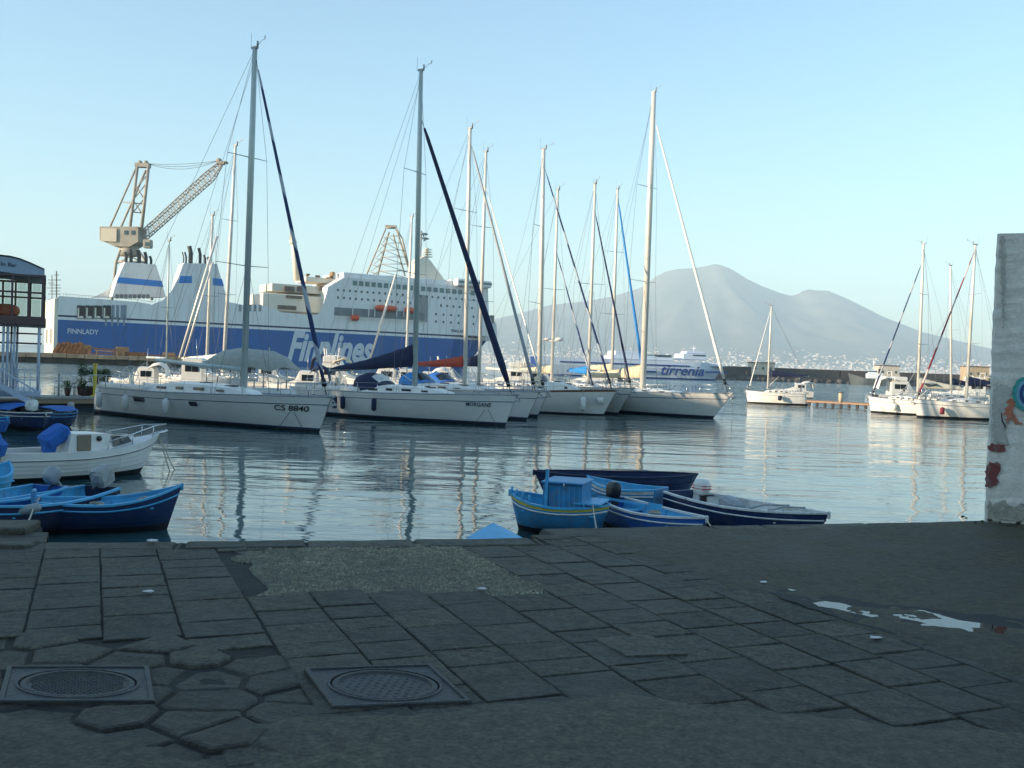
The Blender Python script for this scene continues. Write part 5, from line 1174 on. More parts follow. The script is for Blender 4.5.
# --- motor yachts and covers behind: the bright clutter
def motor(label, x0, x1, y, h1=1.3, cab=1.5, m='gel_white', canopy=None, fly=False, rev=False):
    a, c = at(x0, y), at(x1, y + (x1 - x0) * .035); d = c - a; L = d.length; root = empty('motor_yacht', c if rev else a, math.atan2(d.y, d.x) + (math.pi if rev else 0), label, 'motor yacht', 'motor yachts berthed behind the row')
    bw = L * .3; secs = []
    for i in range(13):
        t = i / 12; hw = bw / 2 * (1 if t < .55 else max(.03, 1 - ((t - .55) / .45) ** 2)); zz_ = h1 * (1 + .35 * t * t)
        secs.append([(L * t + (.08 * L * q * (t > .7) * (t - .7) / .3), sg * hw * (.75 + .25 * q), -.2 if q == 0 else zz_ * q) for sg, ql in ((-1, (0, .12, .8, 1)), (1, (1, .8, .12, 0))) for q in ql])
    b = MB(); b.loft(secs, closed=True, cap0=True, cap1=True, mi=[1, 0, 0, 2, 0, 0, 1, 1], smooth=False); b.build('hull', [M[m], M['antifoul'], M['deck_white']], root)
    b = MB(); tr = []
    for t, hh, ww in ((.22, .9 * cab, .40), (.26, cab, .40), (.5, cab, .38), (.58, cab * .45, .34), (.82, .25, .16)):
        tr.append([(L * t, -ww * bw * 1.1, h1 * .95), (L * t, -ww * bw, h1 + hh), (L * t, 0, h1 + hh * 1.05), (L * t, ww * bw, h1 + hh), (L * t, ww * bw * 1.1, h1 * .95)])
    b.loft(tr, smooth=False, cap0=True, cap1=True); cb = b.build('cabin', M['gel_white'], root)
    for sg in (-1, 1):
        for t0, t1 in ((.27, .36), (.37, .46)): b = MB(); b.box((L * (t0 + t1) / 2, sg * bw * .412, h1 + cab * .62), (L * (t1 - t0), .06, cab * .36), b=.02); b.build('window', M['glass_dark'], cb)
    b = MB(); b.loft([[(L * .505, y, h1 + cab * .92) for y in (-bw * .34, bw * .34)], [(L * .575, y, h1 + cab * .50) for y in (-bw * .31, bw * .31)]]); o = b.build('windscreen', M['glass_dark'], cb); o.location = (.03, 0, .03)
    if canopy:
        b = MB(); b.loft([[(L * t, y * bw * .42, h1 + hh - .12 * y * y * 2) for y in (-1, -.5, 0, .5, 1)] for t, hh in ((-.0, cab * .5), (.04, cab * 1.2), (.14, cab * 1.38), (.28, cab * 1.25), (.34, cab * 1.05))]); b.build('canopy', M[canopy], root)
    if fly:
        b = MB(); b.box((L * .38, 0, h1 + cab + .35), (L * .22, bw * .66, .6), b=.1); b.tube([(L * .25, -bw * .3, h1 + cab), (L * .22, -bw * .3, h1 + cab + 1.3), (L * .22, bw * .3, h1 + cab + 1.3), (L * .25, bw * .3, h1 + cab)], .06, 5); b.build('flybridge', M['gel_white'], root)
    b = MB(); b.tube([(L * .4, 0, h1 + cab), (L * .38, 0, h1 + cab + 1.4)], .025, 4); b.build('antenna', M['steel'], root)
    b = MB(); b.tube([(L * .55, -bw * .45, h1 + .6), (L * .85, -bw * .25, h1 + .8), (L * 1.02, 0, h1 + .95), (L * .85, bw * .25, h1 + .8), (L * .55, bw * .45, h1 + .6)], .02, 5)
    for t in (.6, .75, .9): b.tube([(L * t, -bw * .5 * (1 if t < .55 else 1 - ((t - .55) / .45) ** 2) * .9, h1 + .1), (L * t, -bw * .5 * (1 - ((t - .55) / .45) ** 2) * .9, h1 + .75)], .015, 4)
    b.build('bow_rail', M['steel'], root)
motor('white motor yacht with dark side windows left of the nearest mast', 168, 238, 402, 1.5, 1.65)
motor('small open cabin boat with a white hood at the left, behind the nearest stern', 112, 168, 399, 1.2, 1.2, canopy='canvas_white', rev=True)
labs = [('cream motor yacht with navy canopy left of the Finnlines lettering', 248, 300, 397, 1.3, 1.6, 'canvas_navy', False, False), ('cream motor yacht with tan cover just right of the striped furled sail', 292, 352, 399, 1.4, 1.7, 'canvas_tan', True, True),
        ('motor yacht under the navy sail cover, with a navy awning', 310, 372, 394, 1.3, 1.9, 'canvas_navy', True, False), ('tan covered motor yacht behind the navy sail boom', 350, 408, 396, 1.3, 1.5, 'canvas_tan', False, True),
        ('small white cruiser seen left of the red sail cover', 388, 436, 395, 1.2, 1.5, 'canvas_white', False, False), ('white cruiser with violet canopy under the red sail cover', 425, 478, 396, 1.3, 1.5, 'canvas_blue', True, False),
        ('white cruiser right of the navy furled sail', 480, 536, 393, 1.4, 1.8, 'canvas_tan', True, True), ('cream flybridge yacht seen between the two slanting grey lines', 498, 560, 389, 1.5, 2.0, 'canvas_white', True, False),
        ('grey topped cruiser left of the double radar mast', 515, 575, 395, 1.3, 1.6, 'canvas_grey', False, False), ('white cruiser behind the bright blue sail cover', 560, 615, 391, 1.4, 1.6, 'canvas_white', False, True),
        ('white cruiser between the big mast and the blue furled sail', 600, 660, 396, 1.3, 1.3, 'canvas_white', False, False), ('low white cabin boat left of the big sloop mast', 575, 625, 400, 1.2, 1.3, 'canvas_tan', False, True),
        ('white cruiser with an open navy hood behind the nearest bow', 270, 330, 403, 1.2, 1.3, 'canvas_navy', False, True), ('pale cruiser behind the second yacht\'s mast', 395, 450, 400, 1.2, 1.4, 'canvas_white', False, True)]
for l in labs: motor(l[0], l[1], l[2], l[3], l[4], l[5], canopy=l[6], fly=l[7], rev=l[8])
# big grey canvas cover over a winter-laid boat behind the near mast
a, c = atd(203, 366, 66), atd(297, 366, 66); L_ = c.x - a.x; root = empty('covered_boat', (a.x, 66, 0), 0, 'boat under a large slack grey canvas tent behind the nearest mast', 'covered boat')
b = MB(); secs = []
hz0 = a.z
for t, hh in ((0, .1), (.06, .5), (.2, 1.05), (.4, 1.3), (.55, 1.22), (.75, 1.15), (.9, .75), (.97, .35), (1, .05)):
    ww = 1.5 * (1 - .5 * abs(t - .4)); secs.append([(L_ * t, -ww, hz0 - .05 - .16 * math.sin(t * 19)), (L_ * t, -ww * (.92 + .05 * math.sin(t * 31)), hz0 + hh * (.45 + .10 * math.sin(t * 23))), (L_ * t, -ww * .45, hz0 + hh * (.85 - .10 * math.cos(t * 27)) - .05), (L_ * t, 0, hz0 + hh), (L_ * t, ww * .45, hz0 + hh * .85 - .05), (L_ * t, ww * .92, hz0 + hh * .45), (L_ * t, ww, hz0 - .05)])
b.loft(secs, cap0=True, cap1=True); b.build('canvas_cover', M['canvas_grey'], root)
b = MB(); secs = []
for t in [k / 10 for k in range(11)]: hw = 1.7 * (1 if t < .6 else max(.03, 1 - ((t - .6) / .4) ** 2)); secs.append([(L_ * t, -hw * .8, -.2), (L_ * t, -hw, 1.4), (L_ * t, hw, 1.4), (L_ * t, hw * .8, -.2)])
b.loft(secs, closed=True, cap0=True, cap1=True); b.build('hull', M['gel_white'], root)
b = MB()
for t in (.1, .35, .6, .85):
    for yy in (-1.2, 1.2): b = MB(); b.tube([(L_ * t, yy, 1.3), (L_ * t, yy, hz0)], .05, 5); b.build('cover_pole', M['steel'], root)
# --- floating pier behind the row, and the dock on the left
dk = mat('dock_deck', (.33, .31, .27), .85, var=.15, scale=2, dirt=(.18, .16, .13), dirt_amt=.5)
da, db = at(-40, 409), at(112, 408.5); dd = (db - da).normalized(); dn = Vector((-dd.y, dd.x, 0)); DL = (db - da).length + 2
root = empty('floating_dock', da, math.atan2(dd.y, dd.x), 'low floating dock with potted plants at the left', 'dock')
b = MB(); b.box((DL / 2, 1.3, .62), (DL, 2.6, .16), b=.02); b.build('dock_deck', dk, root)
b = MB(); b.box((DL / 2, .1, .42), (DL, .12, .24)); b.build('dock_fascia', M['teak'], root)
for k in range(6): b = MB(); b.box((1.5 + k * DL / 6, 1.3, .15), (2.0, 2.2, .7), b=.1); b.build('float', M['antifoul'], root)
b = MB()
for k in range(11): b.tube([(DL - 4.6 + k * .42, 2.4, .7), (DL - 4.6 + k * .42, 2.4, 1.55)], .02, 4)
for z in (1.15, 1.55): b.tube([(DL - 4.6, 2.4, z), (DL - .4, 2.4, z)], .025, 5)
b.build('railing', M['steel'], root)
def onDock(px, w=1.2):  # point on the dock near a pixel column
    lo, hi = 0, DL
    for _ in range(30):
        m_ = (lo + hi) / 2
        if pix(da + dd * m_ + dn * w + Vector((0, 0, .7)))[0] < px: lo = m_
        else: hi = m_
    q = da + dd * lo + dn * w; return Vector((q.x, q.y, .70))
gr1 = mat('leaf_green', (.035, .08, .025), .7, var=.4, scale=6); gr2 = mat('leaf_light', (.09, .14, .04), .7, var=.3); pot = mat('dark_pot', (.07, .035, .03), .8)
def leafball(b, c, d, n, s, rr, flat=.7):
    for k in range(n):
        v = Vector((rr.gauss(0, 1), rr.gauss(0, 1), rr.gauss(0, 1))).normalized() * rr.random() ** .4; p = Vector(c) + Vector((v.x * d[0] / 2, v.y * d[1] / 2, v.z * d[2] / 2))
        a = Vector((rr.uniform(-1, 1), rr.uniform(-1, 1), rr.uniform(-1, 1))).normalized() * s; q = a.cross(Vector((rr.uniform(-1, 1), rr.uniform(-1, 1), 1))).normalized() * s * .5
        b.add([p - a, p + q, p + a, p - q], [(0, 1, 2, 3)], mi=rr.choice((0, 0, 1)))
for px, lab in ((67.5, 'spiky palm in a dark pot, leftmost plant on the dock'), (83, 'spiky plant in a dark pot beside the yellow post')):
    p = onDock(px); root = empty('potted_plant', p, 0, lab, 'potted plant', 'potted plants on the dock'); b = MB(); b.tube([(0, 0, 0), (0, 0, .2), (0, 0, .48), (0, 0, .5)], [.11, .17, .21, .19], 12); b.build('pot', pot, root)
    b = MB(); rr = random.Random(int(px))
    for k in range(46):
        a = rr.uniform(0, 6.28); el = rr.uniform(.1, 1.3); l = rr.uniform(.5, .95); w = .035; d1 = Vector((math.cos(a) * math.cos(el), math.sin(a) * math.cos(el), math.sin(el))); s_ = Vector((-math.sin(a), math.cos(a), 0)) * w; o0 = Vector((0, 0, .49))
        m1 = o0 + d1 * l * .6; tip = o0 + d1 * l + Vector((0, 0, -.28 * l)); b.add([o0 - s_ * .5, o0 + s_ * .5, m1 + s_, m1 - s_, tip], [(0, 1, 2, 3), (3, 2, 4)], mi=rr.choice((0, 1)))
    b.build('leaves', [gr1, gr2], root)
for px, w, h, lab in ((89, 1.5, 1.9, 'leafy green shrub behind the yellow post on the dock'), (100, 2.2, 1.6, 'darker bushy shrub at the stern of the nearest yacht')):
    p = onDock(px, 1.8); root = empty('shrub', p, 0, lab, 'shrub', 'shrubs on the dock'); b = MB(); b.box((0, 0, .3), (w * .8, .5, .55), b=.05, taper=1.1); b.build('planter', pot, root)
    b = MB(); rr = random.Random(int(px)); 
    for k in range(9): leafball(b, (rr.uniform(-w * .4, w * .4), rr.uniform(-.2, .2), .7 + rr.uniform(0, h * .6)), (.7, .6, .6), 130, .06, rr)
    b.build('foliage', [gr1, gr2], root)
p = onDock(94.5, .5); b = MB(); b.box((0, 0, .95), (.16, .16, 1.9), b=.02); b.box((0, 0, 1.95), (.24, .24, .1), b=.02); b.box((0, 0, .05), (.34, .34, .1))
tag(b.build('mooring_post', M['yellow_paint'], loc=p), 'yellow post standing on the dock among the plants', 'post')
p = onDock(58.5, .4); b = MB(); b.tube([(0, 0, 0), (0, 0, 1.25)], .06, 8); b.blob((0, 0, 1.3), (.16, .16, .14), 8, 5); tag(b.build('mooring_post', M['plastic_grey'], loc=p), 'thin dark post on the dock left of the plants', 'post')
p = onDock(74, 2.0); b = MB(); b.tube([(0, 0, 0), (0, 0, 1.0)], .06, 8); b.box((0, 0, 1.0), (.3, .3, .5), b=.05); tag(b.build('supply_pillar', M['gel_white'], loc=p), 'small white supply pillar on the dock', 'pillar')
# quay behind the row of yachts (floating pier they are tied to)
pa_, pb_ = Vector((-21, 64.5, 0)), Vector((9, 88, 0)); dd2 = (pb_ - pa_).normalized(); root = empty('floating_pier', pa_, math.atan2(dd2.y, dd2.x), 'floating pier the yachts are tied to', 'pier')
b = MB(); b.box((19, 0, .55), (38, 2.2, .3), b=.04); b.build('pier_deck', dk, root)

# ================================================================== yachts on the right
R1 = yacht(at(871, 412.5), at(935, 417.5) + Vector((1.5, 3, 0)), 'white yacht with navy striped furled sail, left of the two right hand yachts', mast=(917.5, 923.5, 244), spread=2, fb=1.35, beam=3.6, over=.05, hull_m='cream', stripe='antifoul', boom=(4.2, 0), cover=('canvas_grey', .6, .4), fore='sock_navy', fore_r=.07, fore_top=.90, mast_m='alu', mast_r=.13, group='yachts berthed at the right', bimini='canvas_grey', fore_end=1.0)
R2 = yacht(at(917, 417.5), at(1003, 421) + Vector((1, 2, 0)), 'white yacht with a burgundy furled sail next to the concrete wall', mast=(966, 975.5, 245), spread=2, fb=1.4, beam=3.8, over=.05, hull_m='cream', stripe='antifoul', boom=(4.6, 0), cover=('canvas_navy', .5, .3), fore='sock_burg', fore_r=.075, fore_top=.97, mast_m='alu', mast_r=.13, group='yachts berthed at the right', bimini='canvas_white', ports=3)
R3 = yacht(at(905, 407), at(985, 409), 'yacht behind the two right hand yachts, with the shorter mast and dark cover', mast=(951, 949, 266), spread=1, fb=1.3, beam=3.4, hull_m='cream', stripe='antifoul', boom=(4.2, 0), cover=('canvas_navy', .4, .35), fore='plastic_grey', fore_r=.03, fore_top=.65, mast_m='alu', mast_r=.12, group='yachts berthed at the right')
R4 = yacht(at(748, 403.2), at(807, 405.5), 'small white sloop alone at the end of the low jetty', mast=(767.5, 771.5, 306), spread=1, fb=1.25, beam=2.9, over=.05, hull_m='cream', stripe='antifoul', boom=(4.6, .0), cover=('canvas_navy', .3, .35), boom_mast_h=2.0, fore='canvas_white', fore_r=.05, mast_m='alu', mast_r=.09, group='yachts berthed at the right')
p = at(800, 405.5); fender(side_pt(R4, .02, 1.3) + Vector((0, -.3, 0)), 'orange', 'orange fender on the stern of the small sloop', L=.5, r=.32)
fender(side_pt(R4, .50, 1.2, 1) + Vector((0, -.3, 0)), 'canvas_navy', 'dark fender amidships on the small sloop', L=.6, r=.22)
for I, t, m_, lab in ((R2, .80, 'burgundy', 'dark red fender at the bow of the yacht beside the wall'), (R2, .18, 'dull_white', 'white fender at the stern of the yacht beside the wall'), (R1, .55, 'dull_white', 'white fender on the left one of the right hand yachts')):
    fender(side_pt(I, t, 1.2, 1) + Vector((0, -.25, 0)), m_, lab, L=.7, r=.2)
motor('low white awning boat behind the small sloop', 778, 812, 397, 1.0, 1.2, canopy='canvas_white', rev=True)
motor('cream motor yacht behind the bow of the left right-hand yacht', 875, 935, 403, 1.2, 1.9, canopy='canvas_white', m='cream', fly=True)
motor('white motor yacht behind the burgundy furled sail', 935, 995, 402, 1.3, 2.2, canopy='canvas_tan', m='cream', fly=True, rev=True)
ja, jb = at(806, 406), at(875, 410); jd = (jb - ja).normalized(); root = empty('jetty', ja, math.atan2(jd.y, jd.x), 'low floating jetty with dark tyres between the right hand yachts', 'jetty'); JL = (jb - ja).length + 14
b = MB(); b.box((JL / 2, .9, .55), (JL, 1.8, .3), b=.04); b.build('jetty_deck', M['wood'], root)
for k in range(int(JL / .95)):
    b = MB(); b.box((.4 + k * .95, -.02, .24), (.34, .16, .44), b=.08); b.build('tyre', M['rubber'], root)
p = at(842, 403, .7); root = empty('bollard', (p.x, p.y + .6, .7), 0, 'pale thick bollard standing on the low jetty', 'bollard'); b = MB(); b.tube([(0, 0, 0), (0, 0, 1.0), (0, 0, 1.05)], [.24, .24, .2], 12); b.build('post', M['canvas_tan'], root); b = MB(); b.tube([(0, 0, 1.05), (0, 0, 1.12)], .30, 12); b.build('cap', M['wood'], root)
# ================================================================== small boats
def rowboat(st, bw, label, beam=1.35, out='navy_paint', inn='light_blue', rim='light_blue', band=None, bow_up=.22, dbl=False, thw=3, bottom='antifoul', group='small boats moored below the quay', z=None, deckb=.0):
    A = Vector((st.x, st.y, 0)); B = Vector((bw.x, bw.y, 0)); d = B - A; L = d.length; rz = math.atan2(d.y, d.x); root = empty('rowing_boat', A, rz, label, 'boat', group)
    zs_ = st.z; zb_ = bw.z; NT = 20
    def hw(t):
        if dbl: q = [(0, .02), (.05, .32), (.15, .68), (.3, .92), (.5, 1), (.7, .92), (.85, .66), (.95, .3), (1, .015)]
        else: q = [(0, .66), (.1, .78), (.3, .96), (.5, 1), (.68, .88), (.82, .62), (.93, .30), (1, .015)]
        return lerp(q, t) * beam / 2
    zmid = min(zs_, zb_) - .05
    def zg(t): return zmid + (zs_ - zmid) * max(0, 1 - t / .5) ** 2 + (zb_ - zmid) * max(0, (t - .4) / .6) ** 2
    def xx(t, q): return L * t + .10 * L * q * max(0, (t - .7) / .3) ** 2 - (.04 * L) * (1 - q) * 0 - .10 * L * max(0, (t - .7) / .3) ** 2 - (.10 * L * q - .1 * L) * (max(0, (.3 - t) / .3) ** 2 if dbl else 0) * 1.0
    prof = [(1, 1), (.88, .985), (.86, .985), (.74, .96), (.45, .86), (.2, .66), (.02, .40), (-.25, .0)]       # q of gunwale height, width
    def row(t, ins=0.0, lift=0.0):
        r_ = []
        for q, w in prof:
            z_ = zg(t) * q if q > 0 else q * .8; z_ = z_ + lift * (1 - max(q, 0)); ww = max(0, w * hw(t) - ins); r_.append((xx(t, max(q, 0)), -ww, z_))
        return r_ + [(x, -y, z_) for x, y, z_ in reversed(r_)][1:]
    b = MB(); mi = [0 if not band else 1, 0, 0, 0, 0, 2, 2]; mi = mi + mi[::-1]
    b.loft([row(i / NT) for i in range(NT + 1)], mi=mi, cap0=True, smooth=True)
    o = b.build('hull', [M[out], M[band or out], M[bottom]], root)
    b = MB(); b.loft([row(i / NT, .035, .12) for i in range(NT + 1)], cap0=True, smooth=True); b.build('inner_hull', M[inn], root)
    for sg in (-1, 1):
        b = MB(); b.loft([[(xx(t, 1), sg * (hw(t) + .025), zg(t) - .02), (xx(t, 1), sg * (hw(t) + .025), zg(t) + .02), (xx(t, 1), sg * max(0, hw(t) - .055), zg(t) + .022), (xx(t, 1), sg * max(0, hw(t) - .055), zg(t) - .02)] for t in [i / NT for i in range(NT + 1)]], closed=True, smooth=False, cap0=True, cap1=True); b.build('gunwale', M[rim], root)
        b = MB(); b.loft([[(xx(t, .8), sg * (hw(t) * .975 + .012), zg(t) * .8 - .018), (xx(t, .8), sg * (hw(t) * .975 + .03), zg(t) * .8), (xx(t, .8), sg * (hw(t) * .975 + .012), zg(t) * .8 + .018)] for t in [i / NT for i in range(NT + 1)]], smooth=False); b.build('rubbing_strake', M[rim if band is None else 'dull_white'], root)
    for k in range(thw):
        t = .16 + k * (.60 / max(1, thw - 1)); b = MB(); b.box((L * t - (.1 * L * max(0, (t - .7) / .3) ** 2), 0, zg(t) * .66 + .03), (.22, hw(t) * 1.84, .035), b=.01); b.build('thwart', M[inn], root)
    b = MB()
    for i in range(2, NT - 1, 2):
        t = i / NT; r_ = row(t, .045, .12); b.tube([Vector(p) for p in r_[1:-1]], .017, 4, smooth=False)
    b.build('ribs', M[inn], root)
    if not dbl: b = MB(); b.box((.0, 0, zs_ * .55), (.05, hw(0) * 1.96, zs_ * .95), b=.01); b.build('transom', M[out], root)
    b = MB(); b.box((L + .0, 0, zb_ * .96), (.06, .05, .15), b=.015); b.build('stem_post', M[rim], root)
    return dict(root=root, L=L, hw=hw, zg=zg, A=A, rz=rz, d=d)
def outboard(par, x, y, z, m='black', tilt=0.0, covered=False, s=1.0, flip=1, stripe=None):
    root = bpy.data.objects.new('outboard_motor', None); link(root, par); root.location = (x, y, z); root.rotation_euler = (0, tilt * flip, 0 if flip == 1 else 0)
    b = MB(); secs = []
    for zz_, w, l, ox in ((.0, .10, .14, 0), (.03, .14, .22, 0), (.18, .15, .25, .01), (.34, .145, .24, .02), (.42, .11, .19, .03), (.45, .05, .10, .03)):
        secs.append([((ox + l * math.copysign(abs(math.cos(a)) ** .45, math.cos(a))) * s, w * math.copysign(abs(math.sin(a)) ** .45, math.sin(a)) * s, (zz_ + .12) * s) for a in [k * math.pi / 7 for k in range(14)]])
    if covered:
        rr = random.Random(int(x * 91 + z * 7)); secs = [[(p[0] * 1.18 + rr.uniform(-.025, .025), p[1] * 1.2 + rr.uniform(-.025, .025), p[2] * 1.1 - .07) for p in q] for q in secs]
    b.loft(secs, closed=True, cap0=True, cap1=True, smooth=not covered); b.build('engine_cowl', M[m], root)
    if stripe: b = MB(); b.box((.01 * s, 0, .30 * s), (.512 * s, .306 * s, .035 * s), b=.01); b.box((.015 * s, 0, .38 * s), (.50 * s, .302 * s, .025 * s), b=.01); b.build('cowl_stripe', M[stripe], root)
    b = MB(); b.tube([(0, 0, .14 * s), (-.02, 0, -.25 * s), (-.03, 0, -.52 * s)], [.07 * s, .05 * s, .05 * s], 7, ry=1.0); b.box((-.08 * s, 0, -.36 * s), (.26 * s, .16 * s, .02)); b.tube([(.08 * s, 0, -.55 * s), (-.16 * s, 0, -.55 * s)], [.03 * s, .05 * s], 8); b.box((-.02, 0, -.66 * s), (.12 * s, .02, .2 * s)); b.build('motor_leg', M['plastic_grey'], root)
    b = MB()
    for k in range(3): a = k * 2.094; b.box((-.18 * s, math.cos(a) * .07 * s, (-.55 + .07 * math.sin(a)) * s), (.015, .09 * s, .05 * s), M=Matrix.Rotation(a, 4, 'X') @ Matrix.Rotation(.5, 4, 'Y'))
    b.build('propeller', M['black'], root)
    b = MB(); b.box((.10 * s, 0, .0), (.10 * s, .2 * s, .22 * s), b=.02); b.tube([(.12 * s, 0, .1 * s), (.5 * s, 0, .16 * s)], .018, 5); b.build('clamp_and_tiller', M['black'], root)
    return root
P = lambda x, y, z: at(x, y, z)
# left group
N1 = rowboat(P(38, 500, .62), P(182, 485, .88), 'navy rowing boat with light blue inside, nearest to the quay at the left', beam=1.25, rim='light_blue')
b = MB(); b.box((-.05, -.28, .55), (.07, .34, .62), b=.02); b.build('rudder_board', M['mid_blue'], N1['root'])
N2 = rowboat(P(102, 487, .66), P(-45, 505, .8), 'light blue rowing boat behind the navy one, its motor under a pale cover', beam=1.3, out='canvas_navy', inn='light_blue', rim='light_blue', thw=3)
outboard(N2['root'], -.10, 0, .66, 'cowl_grey', tilt=.35, covered=True, s=.86)
N3 = rowboat(P(50, 486, .66), P(-85, 500, .8), 'light blue boat with a bare grey outboard, at the left edge behind', beam=1.3, out='blue_paint', thw=2)
outboard(N3['root'], -.10, .1, .72, 'plastic_grey', tilt=.75, s=.75)
p = at(28, 513, .55); root = empty('fender', (p.x, p.y, p.z), 0, 'grey fender lying between the two nearest boats at the left', 'fender', 'fenders among the small boats'); b = MB(); b.tube([(-.28, -.1, 0), (-.24, -.08, .01), (.16, .06, .10), (.2, .08, .11)], [.04, .085, .085, .03], 10); b.build('fender_body', M['plastic_grey'], root)
p = at(28, 526, .1); b = MB(); b.blob((0, 0, 0), (.42, .42, .38), 12, 8); b.tube([(0, 0, .15), (0, 0, .26)], .03, 6); tag(b.build('mooring_buoy', M['dull_white'], loc=p), 'white buoy ball floating below the quay at the left', 'buoy')
N4 = rowboat(P(-40, 476, .7), P(9, 462, .9), 'light blue prow at the left edge of the picture, under the white cabin boat', beam=1.2, out='light_blue')
p = at(-7, 447, 1.0); b = MB(); b.box((0, 0, 0), (.55, .5, .6), b=.15, M=Matrix.Rotation(.3, 4, 'Y')); tag(b.build('tarpaulin', M['canvas_blue'], loc=p), 'crumpled blue tarpaulin at the left edge of the picture', 'tarpaulin')
p0n = N4
# white cabin boat
def cabin_boat():
    A = at(-12, 455, .72); B = at(160, 432, 1.15); A0 = Vector((A.x, A.y, 0)); B0 = Vector((B.x, B.y, 0)); d = B0 - A0; L = d.length; rz = math.atan2(d.y, d.x)
    root = empty('cabin_boat', A0, rz, 'white clinker cabin boat with a metal bow rail and blue covered outboard', 'boat', 'small boats moored below the quay'); beam = 1.9
    def hw(t): return lerp([(0, .74), (.2, .92), (.45, 1), (.65, .90), (.8, .66), (.92, .33), (1, .02)], t) * beam / 2
    def zg(t): return .70 + .06 * (1 - t) ** 2 + .42 * max(0, (t - .35) / .65) ** 1.8
    def xx(t, q): return L * t - .13 * L * (1 - q) * max(0, (t - .7) / .3) ** 2
    prof = [(1, 1), (.80, 1.0), (.795, 1.02), (.77, 1.02), (.765, .985), (.62, .965), (.61, .945), (.47, .925), (.46, .905), (.33, .88), (.32, .86), (.18, .80), (.02, .62), (-.3, .0)]
    secs = []
    for i in range(21):
        t = i / 20; r_ = [(xx(t, max(q, 0)), -w * hw(t), zg(t) * q) for q, w in prof]; secs.append(r_ + [(x, -y, z_) for x, y, z_ in reversed(r_)][1:])
    mi = [0, 0, 1, 0, 0, 0, 0, 0, 0, 0, 0, 1, 1]
    b = MB(); b.loft(secs, mi=mi + mi[::-1], cap0=True, smooth=False); b.build('hull', [M['gel_white'], M['antifoul']], root)
    b = MB(); b.loft([[(xx(t, 1), y * hw(t) * .97, zg(t) - .02 + .04 * (1 - y * y)) for y in (-1, -.5, 0, .5, 1)] for t in [.42 + .58 * k / 12 for k in range(13)]], cap0=False); b.build('foredeck', M['deck_white'], root)
    b = MB(); b.loft([[(xx(t, 1), y * hw(t) * .97, zg(t) - .30) for y in (-1, 1)] for t in (0, .2, .42)]); b.build('cockpit_floor', M['dull_white'], root)
    for sg in (-1, 1): b = MB(); b.loft([[(xx(t, 1), sg * hw(t) * 1.0, zg(t) - .0), (xx(t, 1), sg * hw(t) * 1.0, zg(t) + .05), (xx(t, 1), sg * (hw(t) - .14), zg(t) + .05), (xx(t, 1), sg * (hw(t) - .14), zg(t) - .28)] for t in (0, .1, .2, .3, .42)], smooth=False); b.build('side_deck', M['gel_white'], root)
    w = .60; b = MB(); z0 = .66; cx = lambda t: L * t
    tr = [[(cx(.36), -w, z0), (cx(.385), -w * .96, z0 + .58), (cx(.385), w * .96, z0 + .58), (cx(.36), w, z0)], [(cx(.62), -w * .98, z0 + .08), (cx(.60), -w * .9, z0 + .54), (cx(.60), w * .9, z0 + .54), (cx(.62), w * .98, z0 + .08)], [(cx(.84), -w * .45, z0 + .26), (cx(.78), -w * .42, z0 + .46), (cx(.78), w * .42, z0 + .46), (cx(.84), w * .45, z0 + .26)]]
    b.loft(tr, smooth=False, cap0=True, cap1=True); cb = b.build('cabin', M['gel_white'], root)
    b = MB(); b.box((cx(.455), -w * .985, z0 + .32), (.40, .05, .44), b=.02); b.build('door', mat('brown_door', (.20, .16, .11), .6), cb)
    b = MB(); b.tube([(cx(.545), -w * .93, z0 + .42), (cx(.545), -w * .99, z0 + .42)], .075, 14); b.build('porthole', M['glass_dark'], cb)
    b = MB(); b.add([(cx(.635), -w * .965 - .01, z0 + .18), (cx(.77), -w * .60 - .02, z0 + .28), (cx(.75), -w * .55 - .02, z0 + .43), (cx(.62), -w * .90 - .02, z0 + .50)], [(0, 1, 2, 3)]); b.add([(cx(.64), -w * .9, z0 + .535), (cx(.64), w * .9, z0 + .535), (cx(.76), w * .5, z0 + .50), (cx(.76), -w * .5, z0 + .50)], [(0, 1, 2, 3)]); b.build('window', M['glass_dark'], cb)
    b = MB(); pts_ = [(L * .60, -hw(.6) * .75, zg(.6) + .22), (L * .75, -hw(.75) * .85, zg(.75) + .30), (L * .92, -hw(.9) * .8, zg(.92) + .32), (L * 1.04, 0, zg(1) + .26), (L * .92, hw(.9) * .8, zg(.92) + .32), (L * .75, hw(.75) * .85, zg(.75) + .30), (L * .60, hw(.6) * .75, zg(.6) + .22)]
    b.tube(pts_, .018, 6)
    for k in (1, 2, 4, 5): x, y, z_ = pts_[k]; b.tube([(x, y, z_), (x - .03, y, zg(x / L) + .0)], .015, 5)
    b.tube([(L * .60, -hw(.6) * .75, zg(.6) + .22), (L * .58, -hw(.6) * .8, zg(.6))], .015, 5); b.tube([(L * .95, 0, zg(.95) + .02), (L * 1.05, 0, zg(1) + .06)], .05, 6); b.build('bow_rail', M['steel'], root)
    outboard(root, -.06, -.1, .85, 'canvas_blue', tilt=.1, covered=True, s=.9)
    b = MB(); b.tube([(L * .995, 0, zg(1)), (L * 1.03, -.02, .7), (L * 1.07, -.05, .25), (L * 1.10, -.1, -.05)], .014, 5); b.build('mooring_line', M['rope'], root)
    b = MB(); b.tube([(L * .995, .05, zg(1)), (L * 1.0, -.2, .6), (L * 1.03, -.35, -.05)], .014, 5); b.build('mooring_line', M['rope'], root)
